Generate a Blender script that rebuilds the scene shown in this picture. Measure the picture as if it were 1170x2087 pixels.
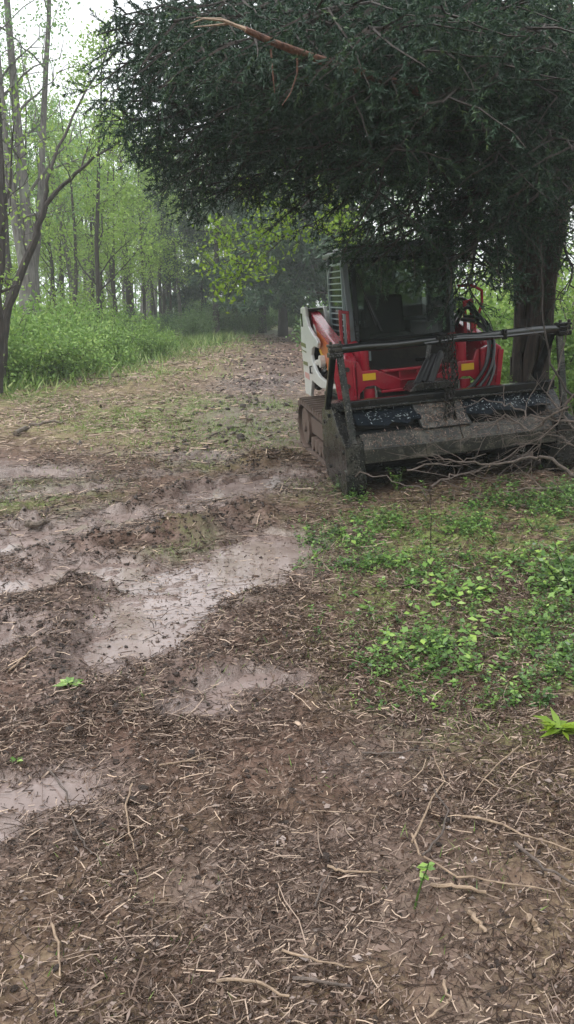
import bpy, math, random
import numpy as np
from mathutils import Vector, Matrix
R = math.radians
for o in list(bpy.data.objects): bpy.data.objects.remove(o)
SC = bpy.context.scene
C = SC.collection

# ------------------------------------------------------------------ camera
F, CX, CY, CAMH = 1637.0, 585.0, 1043.5, 1.6
PITCH = math.atan(433 / F)
cam = bpy.data.cameras.new('camera'); camo = bpy.data.objects.new('camera', cam); C.objects.link(camo)
camo.location = (0, 0, CAMH); camo.rotation_euler = (math.pi / 2 - PITCH, 0, 0)
cam.sensor_fit = 'VERTICAL'; cam.sensor_height = 36.0; cam.lens = 36.0 * F / 2087.0
cam.clip_start = 0.05; cam.clip_end = 600
SC.camera = camo

# ------------------------------------------------------------------ sky, sun, exposure
SUN_EL, SUN_AZ = 58, 215
w = bpy.data.worlds.new('World'); SC.world = w; w.use_nodes = True
nt = w.node_tree; nt.nodes.clear()
sky = nt.nodes.new('ShaderNodeTexSky'); sky.sky_type = 'NISHITA'; sky.sun_disc = False
sky.sun_elevation = R(SUN_EL); sky.sun_rotation = R(SUN_AZ); sky.air_density = 1.0; sky.dust_density = 4.0; sky.ozone_density = 1.0
hs = nt.nodes.new('ShaderNodeHueSaturation'); hs.inputs['Saturation'].default_value = 0.16; hs.inputs['Value'].default_value = 1.0
mx = nt.nodes.new('ShaderNodeMix'); mx.data_type = 'RGBA'; mx.inputs[0].default_value = 0.75
mx.inputs[7].default_value = (6.6, 6.85, 7.1, 1)          # even cloud layer
bg = nt.nodes.new('ShaderNodeBackground'); bg.inputs[1].default_value = 0.145
wo = nt.nodes.new('ShaderNodeOutputWorld')
nt.links.new(sky.outputs[0], hs.inputs['Color']); nt.links.new(hs.outputs[0], mx.inputs[6])
nt.links.new(mx.outputs[2], bg.inputs[0]); nt.links.new(bg.outputs[0], wo.inputs[0])
sl = bpy.data.lights.new('sun', 'SUN'); sl.energy = 1.4; sl.angle = R(45); sl.color = (1.0, 0.97, 0.93)
so = bpy.data.objects.new('sun', sl); C.objects.link(so); so.location = (0, 0, 30)
az = R(SUN_AZ)
sdir = Vector((math.sin(az) * math.cos(R(SUN_EL)), math.cos(az) * math.cos(R(SUN_EL)), math.sin(R(SUN_EL))))
so.rotation_euler = sdir.to_track_quat('Z', 'Y').to_euler()
SC.view_settings.view_transform = 'Standard'; SC.view_settings.look = 'None'
SC.view_settings.exposure = 1.0; SC.view_settings.gamma = 1.0; SC.view_settings.use_curve_mapping = False
SC.render.engine = 'CYCLES'
SC.cycles.max_bounces = 8; SC.cycles.diffuse_bounces = 3; SC.cycles.glossy_bounces = 3
SC.cycles.transmission_bounces = 6; SC.cycles.transparent_max_bounces = 12; SC.cycles.volume_bounces = 1

# ------------------------------------------------------------------ measuring helpers
SP, CP = math.sin(PITCH), math.cos(PITCH)
def ray(px, py):
    a = (px - CX) / F; b = (CY - py) / F
    return Vector((a, CP + b * SP, -SP + b * CP))
def at(px, py, Y):
    d = ray(px, py); return Vector((0, 0, CAMH)) + d * (Y / d.y)
def G(px, py, z=0.0):
    d = ray(px, py); p = Vector((0, 0, CAMH)) + d * ((z - CAMH) / d.z); return p

# ------------------------------------------------------------------ noise
_rng = np.random.default_rng(11)
_T = _rng.random((256, 256))
def vn(x, y):
    xi = np.floor(x).astype(int); yi = np.floor(y).astype(int)
    fx = x - xi; fy = y - yi; fx = fx * fx * (3 - 2 * fx); fy = fy * fy * (3 - 2 * fy)
    a = _T[xi & 255, yi & 255]; b = _T[(xi + 1) & 255, yi & 255]
    c = _T[xi & 255, (yi + 1) & 255]; d = _T[(xi + 1) & 255, (yi + 1) & 255]
    return (a * (1 - fx) + b * fx) * (1 - fy) + (c * (1 - fx) + d * fx) * fy
def fbm(x, y, o=4):
    s = 0; a = 0.5; t = 0
    for i in range(o):
        s = s + a * vn(x + 17.3 * i, y + 9.1 * i); t += a; a *= 0.5; x = x * 2.03; y = y * 2.03
    return s / t
def sst(a, b, x):
    t = np.clip((x - a) / (b - a), 0, 1); return t * t * (3 - 2 * t)
def seg_d(x, y, p, q):
    px, py = p; dx, dy = q[0] - px, q[1] - py
    t = np.clip(((x - px) * dx + (y - py) * dy) / (dx * dx + dy * dy + 1e-9), 0, 1)
    return np.hypot(x - px - t * dx, y - py - t * dy)

# ------------------------------------------------------------------ terrain field
def g2(px, py): v = G(px, py); return (v.x, v.y)
PUD = [  # (start, end, half width, depth)
    (g2(250, 1320), g2(330, 1200), 0.24, .085), (g2(330, 1200), g2(565, 1105), 0.30, .085), (g2(300, 1240), g2(470, 1180), .26, .085),
    (g2(-60, 1205), g2(230, 1165), 0.22, .075),
    (g2(420, 1010), g2(600, 962), 0.22, .075), (g2(-40, 1330), g2(35, 1310), .16, .07),
    (g2(-60, 1660), g2(40, 1625), .16, .07), (g2(60, 1090), g2(230, 1050), .22, .065), (g2(-60, 1120), g2(40, 1110), .2, .065),
    (g2(470, 1395), g2(580, 1385), .10, .055), (g2(390, 1440), g2(440, 1430), .06, .05),
    (g2(90, 1000), g2(200, 985), .16, .05), (g2(545, 790), g2(560, 770), .5, .055), (g2(390, 930), g2(430, 925), .16, .05), (g2(150,960), g2(30,965), .16,.05)]
RIDGE = [(g2(20, 1300), g2(210, 1330), .30, .05), (g2(170, 1215), g2(215, 1200), .12, .075), (g2(60, 1140), g2(330, 1095), .10, .06),
         (g2(330, 1095), g2(520, 1045), .16, .085), (g2(230, 1040), g2(420, 985), .10, .05), (g2(450, 1232), g2(520, 1215), .10, .05), (g2(480, 945), g2(560, 930), .2, .07),
         (g2(60, 1070), g2(95, 1068), .08, .10), (g2(370, 1370), g2(250, 1420), .25, .04), (g2(260, 800), g2(380, 770), .35, .09), (g2(380,770), g2(500,745), .4,.09)]
LEVEL = -0.032
def fields(x, y):
    wx = x + 0.30 * (fbm(x * 1.7 + 5, y * 1.7) - .5) + 0.14 * (fbm(x * 6 + 3, y * 6) - .5)
    wy = y + 0.45 * (fbm(x * 1.7 + 40, y * 1.7 + 9) - .5) + 0.16 * (fbm(x * 6 + 31, y * 6) - .5)
    wet = np.zeros_like(x); dep = np.zeros_like(x); sheen = np.zeros_like(x)
    for p, q, r, dp in PUD:
        d = seg_d(wx, wy, p, q) / (r * 1.12)
        m = 1 - sst(.55, 1.15, d); wet = np.maximum(wet, m); dep = np.maximum(dep, m * dp)
        sheen = np.maximum(sheen, 1 - sst(.9, 2.6, d))
    rid = np.zeros_like(x)
    for p, q, r, dp in RIDGE:
        d = seg_d(wx, wy, p, q) / r
        rid = np.maximum(rid, np.exp(-d * d * 1.3) * dp)
    return wet, dep, rid, sheen
def base_h(x, y):
    s = 0.085 * (np.logaddexp(0, (x - 0.75) * 5) / 5) * sst(2.2, 5.5, y)
    s = np.minimum(s, 0.34 + 0.02 * x)
    s = s + 0.05 * np.maximum(0, -x - 3.5) * sst(9, 14, y) * .5
    return s + 0.10 * (fbm(x * .25 + 3, y * .25) - .5) * sst(7, 16, y)
def terrain(x, y, full=False):
    x = np.asarray(x, float); y = np.asarray(y, float)
    wet, dep, rid, sheen = fields(x, y)
    n1 = fbm(x * 2.2, y * 2.2) - .5; n2 = fbm(x * 9 + 7, y * 9) - .5; n3 = fbm(x * 28, y * 28 + 4, 3) - .5
    clod = np.maximum(0, fbm(x * 13 + 50, y * 13 + 20, 3) - .5)
    h = base_h(x, y) - dep + rid * (0.6 + 1.6 * np.maximum(0, n2 + .35)) \
        + 0.045 * n1 * (1 - .7 * wet) + 0.046 * n2 * (1 - .8 * wet) + 0.024 * n3 * (1 - .85 * wet) + 0.05 * clod * (1 - wet) + wet * .06 * sst(.58, .76, fbm(x * 5.5 + 60, y * 8.5 + 33, 3))
    # the loader's own tracks have pressed the ground flat
    if full: return h, wet, rid, sheen, n1
    return h

# ------------------------------------------------------------------ object helpers
def obj(name, me, parent=None, mat=None):
    o = bpy.data.objects.new(name, me); C.objects.link(o)
    if parent is not None: o.parent = parent
    if mat is not None and me is not None: me.materials.append(mat)
    return o
def tag(o, label=None, cat=None, group=None, kind=None):
    if label: o['label'] = label
    if cat: o['category'] = cat
    if group: o['group'] = group
    if kind: o['kind'] = kind
    return o
def empty(name, loc=(0, 0, 0), rz=0, label=None, cat=None, group=None):
    o = bpy.data.objects.new(name, None); C.objects.link(o); o.location = loc; o.rotation_euler = (0, 0, rz)
    o.empty_display_size = .2
    return tag(o, label, cat, group)
def copy_tree(o, parent=None):
    c = o.copy(); C.objects.link(c); c.parent = parent
    for ch in o.children: copy_tree(ch, c)
    return c

class MB:
    def __init__(s): s.v = []; s.f = []
    def add(s, vs, fs):
        b = len(s.v); s.v += [tuple(p) for p in vs]; s.f += [tuple(i + b for i in f) for f in fs]
    def box(s, a, b):
        x0, y0, z0 = a; x1, y1, z1 = b
        s.add([(x0,y0,z0),(x1,y0,z0),(x1,y1,z0),(x0,y1,z0),(x0,y0,z1),(x1,y0,z1),(x1,y1,z1),(x0,y1,z1)],
              [(0,3,2,1),(4,5,6,7),(0,1,5,4),(1,2,6,5),(2,3,7,6),(3,0,4,7)]); return s
    def bar(s, p, q, wd, ht, up=(0, 0, 1)):
        p = Vector(p); q = Vector(q); d = (q - p).normalized(); u = Vector(up)
        sd = d.cross(u)
        if sd.length < 1e-4: sd = d.cross(Vector((1, 0, 0)))
        sd.normalize(); u = sd.cross(d).normalized(); sd = sd * wd / 2; u = u * ht / 2
        vs = [e + a * sd + b * u for e in (p, q) for a, b in ((-1,-1),(1,-1),(1,1),(-1,1))]
        s.add(vs, [(0,1,2,3),(7,6,5,4),(0,4,5,1),(1,5,6,2),(2,6,7,3),(3,7,4,0)]); return s
    def prism(s, poly, u0, u1):   # polygon in (v,w) swept along u
        n = len(poly)
        vs = [(u0, a, b) for a, b in poly] + [(u1, a, b) for a, b in poly]
        fs = [tuple(range(n)), tuple(range(2 * n - 1, n - 1, -1))] + [(i, i + n, (i + 1) % n + n, (i + 1) % n) for i in range(n)]
        s.add(vs, fs); return s
    def prismv(s, poly, v0, v1):  # polygon in (u,w) swept along v
        n = len(poly)
        vs = [(a, v0, b) for a, b in poly] + [(a, v1, b) for a, b in poly]
        fs = [tuple(range(n - 1, -1, -1)), tuple(range(n, 2 * n))] + [((i + 1) % n, (i + 1) % n + n, i + n, i) for i in range(n)]
        s.add(vs, fs); return s
    def tube(s, pts, rad, n=8, cap=True, wob=None):
        pts = [Vector(p) for p in pts]; m = len(pts)
        if not hasattr(rad, '__len__'): rad = [rad] * m
        t = (pts[1] - pts[0]).normalized(); ref = Vector((0, 0, 1)) if abs(t.z) < .9 else Vector((1, 0, 0))
        a = t.cross(ref).normalized(); vs = []
        for i, p in enumerate(pts):
            t = (pts[min(i + 1, m - 1)] - pts[max(i - 1, 0)]).normalized()
            a = (a - t * a.dot(t)).normalized(); b = t.cross(a)
            for k in range(n):
                an = 2 * math.pi * k / n; rr = rad[i] * (wob(i, k) if wob else 1)
                vs.append(p + (a * math.cos(an) + b * math.sin(an)) * rr)
        fs = [(i * n + k, i * n + (k + 1) % n, (i + 1) * n + (k + 1) % n, (i + 1) * n + k) for i in range(m - 1) for k in range(n)]
        if cap: fs += [tuple(range(n - 1, -1, -1)), tuple(range((m - 1) * n, m * n))]
        s.add(vs, fs); return s
    def build(s, name, mat, parent=None, smooth=False, bevel=0, off=None):
        vs = s.v
        if off is not None: vs = [(p[0] - off[0], p[1] - off[1], p[2] - off[2]) for p in vs]
        me = bpy.data.meshes.new(name); me.from_pydata(vs, [], s.f); me.update()
        if smooth:
            me.polygons.foreach_set('use_smooth', [True] * len(me.polygons))
            me.set_sharp_from_angle(angle=R(40))
        o = obj(name, me, parent, mat)
        if bevel:
            m = o.modifiers.new('bevel', 'BEVEL'); m.width = bevel; m.segments = 2; m.limit_method = 'ANGLE'; m.angle_limit = R(35)
            m.harden_normals = False
        return o

def np_mesh(name, V, Fc, mat, parent=None, tint=None, smooth=False):
    me = bpy.data.meshes.new(name)
    n = len(V); k = Fc.shape[1]; m = len(Fc)
    me.vertices.add(n); me.vertices.foreach_set('co', np.ascontiguousarray(V, dtype=np.float32).ravel())
    me.loops.add(m * k); me.loops.foreach_set('vertex_index', np.ascontiguousarray(Fc, dtype=np.int32).ravel())
    me.polygons.add(m); me.polygons.foreach_set('loop_start', np.arange(0, m * k, k, dtype=np.int32))
    me.update(calc_edges=True)
    if smooth: me.polygons.foreach_set('use_smooth', np.ones(m, bool))
    if tint is not None:
        a = me.attributes.new('tint', 'FLOAT', 'FACE'); a.data.foreach_set('value', np.ascontiguousarray(tint, dtype=np.float32))
    return obj(name, me, parent, mat)

def unit(v): return v / (np.linalg.norm(v, axis=1, keepdims=True) + 1e-9)
def leaf_mesh(c, d, L, W, rng, flat=None, fold=.0, mid=.45, tri=False):
    """diamond leaves: base c, direction d, length L, width W; flat = preferred normal (N,3)"""
    n = len(c); d = unit(d)
    r = rng.normal(size=(n, 3)) if flat is None else flat + rng.normal(size=(n, 3)) * .35
    s = unit(np.cross(d, r)); nn = np.cross(s, d)
    L = np.broadcast_to(L, n)[:, None]; W = np.broadcast_to(W, n)[:, None]
    if tri:
        V = np.stack([c - s * W / 2, c + s * W / 2, c + d * L], 1).reshape(-1, 3); return V, np.arange(n * 3).reshape(n, 3)
    m = c + d * L * mid + nn * fold * L
    V = np.stack([c, m + s * W / 2, c + d * L, m - s * W / 2], 1).reshape(-1, 3)
    return V, np.arange(n * 4).reshape(n, 4)
def join(parts):
    Vs, Fs, Ts, b = [], [], [], 0
    for V, Fc, t in parts:
        Vs.append(V); Fs.append(Fc + b); Ts.append(t); b += len(V)
    return np.concatenate(Vs), np.concatenate(Fs), np.concatenate(Ts)

# ------------------------------------------------------------------ materials
def newmat(name):
    m = bpy.data.materials.new(name); m.use_nodes = True; t = m.node_tree; t.nodes.clear()
    out = t.nodes.new('ShaderNodeOutputMaterial'); p = t.nodes.new('ShaderNodeBsdfPrincipled')
    t.links.new(p.outputs[0], out.inputs[0]); return m, t, p, out
def N(t, ty, **kw):
    n = t.nodes.new(ty)
    for k, v in kw.items():
        if k.startswith('i_'): n.inputs[k[2:].replace('_', ' ')].default_value = v
        else: setattr(n, k, v)
    return n
def ramp(t, src, stops):
    r = t.nodes.new('ShaderNodeValToRGB'); e = r.color_ramp.elements
    while len(e) < len(stops): e.new(.5)
    for k, (p, c) in enumerate(stops):
        e[k].position = p; e[k].color = (c, c, c, 1) if not hasattr(c, '__len__') else (*c, 1)
    t.links.new(src, r.inputs[0]); return r.outputs[0]
def mixc(t, fac, a, b, mode='MIX'):
    m = t.nodes.new('ShaderNodeMix'); m.data_type = 'RGBA'; m.blend_type = mode
    for s, v in ((0, fac), (6, a), (7, b)):
        if hasattr(v, 'links') or hasattr(v, 'is_linked'): t.links.new(v, m.inputs[s])
        elif s == 0: m.inputs[0].default_value = v
        else: m.inputs[s].default_value = (*v, 1)
    return m.outputs[2]
def math_(t, op, a, b=None):
    m = t.nodes.new('ShaderNodeMath'); m.operation = op
    for i, v in enumerate((a, b)):
        if v is None: continue
        if hasattr(v, 'is_linked'): t.links.new(v, m.inputs[i])
        else: m.inputs[i].default_value = v
    return m.outputs[0]
def coords(t, scale=1.0, obj_=True, sc3=None):
    c = t.nodes.new('ShaderNodeTexCoord'); mp = t.nodes.new('ShaderNodeMapping')
    mp.inputs['Scale'].default_value = sc3 or (scale,) * 3
    t.links.new(c.outputs['Object' if obj_ else 'Generated'], mp.inputs[0]); return mp.outputs[0]
def noise(t, vec, scale, detail=4, rough=.55):
    n = N(t, 'ShaderNodeTexNoise'); n.inputs['Scale'].default_value = scale; n.inputs['Detail'].default_value = detail
    n.inputs['Roughness'].default_value = rough; t.links.new(vec, n.inputs['Vector']); return n.outputs[0]
def bump(t, p, h, strength, dist):
    b = N(t, 'ShaderNodeBump'); b.inputs['Strength'].default_value = strength; b.inputs['Distance'].default_value = dist
    t.links.new(h, b.inputs['Height']); t.links.new(b.outputs[0], p.inputs['Normal'])

def leafmat(name, stops, trans=.35, rough=.45, spec=.4):
    m, t, p, out = newmat(name)
    a = N(t, 'ShaderNodeAttribute', attribute_name='tint')
    col = ramp(t, a.outputs['Fac'], stops)
    t.links.new(col, p.inputs['Base Color']); p.inputs['Roughness'].default_value = rough
    p.inputs['Specular IOR Level'].default_value = spec
    if trans:
        tr = N(t, 'ShaderNodeBsdfTranslucent'); mxs = N(t, 'ShaderNodeMixShader'); mxs.inputs[0].default_value = trans
        t.links.new(mixc(t, .3, col, (.14, .26, .04), 'MIX') if trans > .3 else col, tr.inputs[0])
        t.links.new(p.outputs[0], mxs.inputs[1]); t.links.new(tr.outputs[0], mxs.inputs[2]); t.links.new(mxs.outputs[0], out.inputs[0])
    return m
def barkmat(name, dark, light, sc=(9, 9, 1.2), bstr=.9, rough=.85, lichen=None):
    m, t, p, out = newmat(name)
    v = coords(t, sc3=sc); n = noise(t, v, 3.0, 6, .65); n2 = noise(t, coords(t), 2.2, 3)
    col = ramp(t, n, [(.32, dark), (.68, light)])
    if lichen: col = mixc(t, ramp(t, n2, [(.52, 0.0), (.7, .6)]), col, lichen)
    t.links.new(col, p.inputs['Base Color']); p.inputs['Roughness'].default_value = rough
    bump(t, p, n, bstr, .03); return m
def paint(name, base, dirt=(.10, .075, .058), amount=.35, rough=.28, coat=.4, metal=0.0, sc=3.0, low=None, spk=None, spec=.4):
    m, t, p, out = newmat(name)
    v = coords(t); n = noise(t, v, sc, 7, .7); n2 = noise(t, v, sc * 9, 4, .6)
    f = math_(t, 'ADD', math_(t, 'MULTIPLY', n, .7), math_(t, 'MULTIPLY', n2, .3))
    fac = ramp(t, f, [(.60 - .28 * amount, 0.0), (.60 - .28 * amount + .16, min(1, .35 + amount))])
    if low is not None:            # dried splash that climbs from the ground
        s = N(t, 'ShaderNodeSeparateXYZ'); t.links.new(v, s.inputs[0])
        hgt = ramp(t, math_(t, 'ADD', math_(t, 'MULTIPLY', s.outputs[2], 1.0 / low), math_(t, 'MULTIPLY', math_(t, 'SUBTRACT', n2, .5), .9)), [(.35, 1.0), (1.0, 0.0)])
        fac = math_(t, 'MAXIMUM', fac, hgt)
    col = mixc(t, fac, mixc(t, math_(t, 'MULTIPLY', n, .35), base, tuple(c * .6 for c in base)), dirt)
    if spk:
        vo = N(t, 'ShaderNodeTexVoronoi'); vo.inputs['Scale'].default_value = 55; t.links.new(v, vo.inputs['Vector'])
        k = math_(t, 'MULTIPLY', ramp(t, vo.outputs['Distance'], [(.0, 1.0), (.30, 0.0)]), ramp(t, n2, [(.48, 0.0), (.56, 1.0)]))
        col = mixc(t, k, col, spk)
    t.links.new(col, p.inputs['Base Color'])
    t.links.new(math_(t, 'ADD', math_(t, 'MULTIPLY', fac, .4), rough), p.inputs['Roughness'])
    p.inputs['Metallic'].default_value = metal; p.inputs['Specular IOR Level'].default_value = spec; p.inputs['Coat Weight'].default_value = coat; p.inputs['Coat Roughness'].default_value = .15
    bump(t, p, n2, .25, .01); return m

# ground
m, t, p, out = newmat('wet_forest_ground'); M_ground = m
v = coords(t)
aw = N(t, 'ShaderNodeAttribute', attribute_name='wet'); ag = N(t, 'ShaderNodeAttribute', attribute_name='green'); as_ = N(t, 'ShaderNodeAttribute', attribute_name='straw')
nA = noise(t, v, 1.4, 5, .6); nB = noise(t, v, 11, 6, .65); nC = noise(t, v, 60, 4, .6); nD = noise(t, v, 4.5, 5, .6)
mud = ramp(t, nB, [(.30, (.029, .017, .012)), (.50, (.096, .060, .046)), (.70, (.215, .148, .122))])
mud = mixc(t, ramp(t, nA, [(.4, 0.0), (.62, .7)]), mud, (.132, .082, .063))
chop = ramp(t, nC, [(.34, (.10, .075, .042)), (.55, (.25, .195, .11)), (.72, (.40, .33, .20))])
gr = ramp(t, nC, [(.3, (.05, .075, .02)), (.65, (.17, .24, .06))])
fs = math_(t, 'MULTIPLY', as_.outputs['Fac'], ramp(t, nD, [(.3, .25), (.6, 1.0)]))
fg = math_(t, 'MULTIPLY', ag.outputs['Fac'], ramp(t, nD, [(.38, 0.0), (.6, 1.0)]))
col = mixc(t, fg, mixc(t, fs, mud, chop), gr)
wetmud = mixc(t, ramp(t, nD, [(.35, 0.0), (.7, 1.0)]), (.125, .086, .073), (.235, .180, .165))
col = mixc(t, math_(t, 'MULTIPLY', aw.outputs['Fac'], .85), col, wetmud)
t.links.new(col, p.inputs['Base Color'])
t.links.new(ramp(t, math_(t, 'ADD', aw.outputs['Fac'], math_(t, 'MULTIPLY', math_(t, 'SUBTRACT', nB, .5), .8)), [(.0, .62), (.75, .16)]), p.inputs['Roughness'])
t.links.new(ramp(t, aw.outputs['Fac'], [(.2, .12), (.8, .6)]), p.inputs['Specular IOR Level'])
bump(t, p, math_(t, 'ADD', nB, math_(t, 'MULTIPLY', nC, .5)), .8, .02)

m, t, p, out = newmat('muddy_water'); M_water = m
v = coords(t); nA = noise(t, v, 3.0, 5, .6); nB = noise(t, v, 22, 3)
t.links.new(ramp(t, nA, [(.35, (.175, .130, .116)), (.65, (.27, .215, .20))]), p.inputs['Base Color'])
p.inputs['Roughness'].default_value = .03; p.inputs['IOR'].default_value = 1.40
bump(t, p, nB, .05, .01)

M_straw = leafmat('wet_straw', [(0, (.030, .019, .014)), (.3, (.085, .056, .042)), (.6, (.215, .158, .128)), (.9, (.40, .305, .240)), (1, (.52, .385, .28))], 0, .5, .15)
M_dead = leafmat('wet_dead_leaf', [(0, (.055, .032, .022)), (.5, (.145, .092, .066)), (.85, (.25, .185, .155)), (1, (.40, .34, .32))], .1, .3, .4)
M_weed = leafmat('weed_leaf', [(0, (.022, .050, .016)), (.4, (.075, .155, .040)), (.75, (.17, .30, .07)), (1, (.33, .48, .11))], .3, .32, .6)
M_grass = leafmat('grass_blade', [(0, (.06, .11, .025)), (.5, (.16, .26, .06)), (.8, (.30, .35, .13)), (1, (.46, .41, .23))], .25, .45, .4)
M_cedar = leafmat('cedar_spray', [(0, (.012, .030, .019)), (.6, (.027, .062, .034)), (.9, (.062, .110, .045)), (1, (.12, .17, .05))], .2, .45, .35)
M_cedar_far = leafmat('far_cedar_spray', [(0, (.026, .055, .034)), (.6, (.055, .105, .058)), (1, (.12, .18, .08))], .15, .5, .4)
M_pine = leafmat('pine_needles', [(0, (.035, .060, .040)), (1, (.10, .14, .085))], .15, .5, .4)
M_spring = leafmat('spring_leaf', [(0, (.15, .25, .05)), (.6, (.28, .42, .09)), (1, (.42, .53, .14))], .45, .5, .3)
M_spring2 = leafmat('cool_spring_leaf', [(0, (.12, .23, .09)), (.6, (.22, .37, .14)), (1, (.36, .50, .21))], .45, .5, .3)
M_lime = leafmat('lime_leaf', [(0, (.11, .20, .02)), (.6, (.22, .34, .035)), (1, (.36, .46, .06))], .45, .4, .4)
M_shrub = leafmat('shrub_leaf', [(0, (.09, .17, .045)), (.55, (.21, .35, .08)), (1, (.38, .50, .14))], .4, .45, .4)
M_shrubd = leafmat('dark_shrub_leaf', [(0, (.06, .12, .05)), (.6, (.13, .22, .08)), (1, (.22, .32, .12))], .35, .5, .4)
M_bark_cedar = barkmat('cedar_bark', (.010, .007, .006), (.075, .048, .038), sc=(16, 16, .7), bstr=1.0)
M_bark_red = barkmat('peeled_cedar_wood', (.045, .020, .014), (.21, .095, .060), sc=(10, 10, 10), bstr=.5, rough=.6)
M_bark_grey = barkmat('grey_bark', (.045, .040, .038), (.17, .155, .145), lichen=(.20, .23, .17))
M_bark_dark = barkmat('dark_wet_bark', (.016, .013, .012), (.058, .046, .040))
M_twig = barkmat('brush_twig_bark', (.036, .027, .023), (.135, .102, .085), sc=(12, 12, 12), bstr=.4, rough=.6)
M_stick = barkmat('pale_stick_wood', (.12, .08, .055), (.36, .26, .18), sc=(10, 10, 10), bstr=.4, rough=.55)
M_log = barkmat('muddy_log_bark', (.045, .034, .027), (.20, .155, .12), sc=(14, 14, 14), bstr=.6, rough=.6)
M_clod = barkmat('mud_clod', (.018, .012, .009), (.062, .041, .032), sc=(20, 20, 20), bstr=.8, rough=.55)

M_red = paint('red_paint', (.37, .010, .030), dirt=(.12, .05, .045), amount=.26, rough=.22, coat=.5)
M_white = paint('white_paint', (.72, .73, .72), amount=.12, rough=.3, coat=.3)
M_orange = paint('orange_decal', (.62, .16, .045), amount=.12, rough=.3, coat=.3)
M_yellow = paint('yellow_decal', (.80, .48, .02), amount=.05, rough=.35, coat=.2)
M_wdecal = paint('white_decal', (.72, .70, .66), amount=.1, rough=.35, coat=.2)
M_olive = paint('olive_decal', (.17, .19, .07), amount=.1, rough=.4, coat=.1)
M_pink = paint('faded_red_decal', (.62, .33, .32), amount=.1, rough=.4, coat=.1)
M_cabgrey = paint('grey_cab_paint', (.15, .175, .20), amount=.12, rough=.3, coat=.4)
M_black = paint('black_steel', (.007, .008, .009), dirt=(.030, .025, .021), amount=.10, rough=.12, coat=.0, spec=.3)
M_wetbar = paint('wet_black_pipe', (.006, .007, .008), dirt=(.05, .045, .04), amount=.12, rough=.10, coat=.7, spec=.5, sc=5)
M_fleck = leafmat('pale_wet_scrap', [(0, (.06, .075, .075)), (1, (.30, .34, .34))], 0, .3, .5)
M_darkp = paint('dark_panel', (.026, .025, .023), dirt=(.070, .060, .048), amount=.42, rough=.45, coat=.0, spec=.25)
M_deck = paint('wet_black_deck', (.010, .014, .020), dirt=(.030, .032, .034), amount=.3, rough=.13, coat=.2)
M_dirtysteel = paint('mud_caked_steel', (.011, .011, .011), dirt=(.095, .086, .070), amount=.36, rough=.24, coat=.1, spec=.4, sc=7, spk=(.24, .24, .21))
M_panel = paint('worn_front_panel', (.016, .016, .014), dirt=(.135, .122, .095), amount=.40, rough=.30, coat=.05, spec=.35, sc=8, spk=(.20, .19, .14))
M_cover = paint('scuffed_grey_cover', (.022, .022, .021), dirt=(.17, .165, .15), amount=.45, rough=.35, coat=.05, spec=.3, sc=9, spk=(.30, .30, .28))
M_rubber = paint('muddy_rubber', (.030, .026, .024), dirt=(.140, .098, .080), amount=.95, rough=.5, coat=.05)
M_hose = paint('hose_rubber', (.014, .015, .017), amount=.1, rough=.3, coat=.2)
M_chrome = paint('steel_rod', (.62, .62, .60), amount=.15, rough=.2, coat=0, metal=.8)
M_chain = paint('rusty_chain', (.020, .018, .017), dirt=(.06, .045, .038), amount=.3, rough=.25, coat=.1, metal=.4)
M_interior = paint('cab_interior', (.016, .017, .019), amount=.05, rough=.6, coat=0)
M_grille = paint('pale_grille_bar', (.36, .44, .46), amount=.15, rough=.3, coat=.3)
m, t, p, out = newmat('tinted_glass'); M_glass = m
p.inputs['Base Color'].default_value = (.055, .06, .062, 1); p.inputs['Roughness'].default_value = .06; p.inputs['IOR'].default_value = 1.45
tb = N(t, 'ShaderNodeBsdfTransparent'); tb.inputs[0].default_value = (.80, .85, .83, 1)
ms = N(t, 'ShaderNodeMixShader'); ms.inputs[0].default_value = .50
v = coords(t); nn_ = noise(t, v, 5, 5)
t.links.new(ramp(t, nn_, [(.35, .72), (.7, .48)]), ms.inputs[0])
t.links.new(p.outputs[0], ms.inputs[1]); t.links.new(tb.outputs[0], ms.inputs[2]); t.links.new(ms.outputs[0], out.inputs[0])

# ------------------------------------------------------------------ ground sheet
def axis(lo, hi, a, b, step, growth):
    core = list(np.arange(a, b + 1e-6, step)); s = step; x = core[-1]; up = []
    while x < hi: s *= growth; x += s; up.append(min(x, hi))
    s = step; x = core[0]; dn = []
    while x > lo: s *= growth; x -= s; dn.append(max(x, lo))
    return np.array(dn[::-1] + core + up)
xs = axis(-85, 85, -2.6, 3.3, .023, 1.06); ys = axis(-30, 88, 1.35, 8.6, .023, 1.03)
X, Y = np.meshgrid(xs, ys); x = X.ravel(); y = Y.ravel()
h, wet, rid, sheen, n1 = terrain(x, y, True)
V = np.c_[x, y, h]; nx, ny = len(xs), len(ys)
i = (np.arange(ny - 1)[:, None] * nx + np.arange(nx - 1)[None]).ravel()
ground = np_mesh('ground', V, np.c_[i, i + 1, i + nx + 1, i + nx], M_ground, smooth=True)
ground['kind'] = 'structure'
def straw_field(x, y):
    s = .35 * sst(2.8, 1.5, y) + .9 * sst(6.5, 8.5, y + .6 * x) * sst(.6, -.6, x) + .5 * sst(.4, 1.2, x) * sst(8, 5, y)
    lane = np.exp(-((x + .6 - .035 * (y - 12) - 0.0) / 1.1) ** 2) * sst(8, 11, y)
    return np.clip(s, 0, 1) * (1 - .95 * lane)
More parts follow.
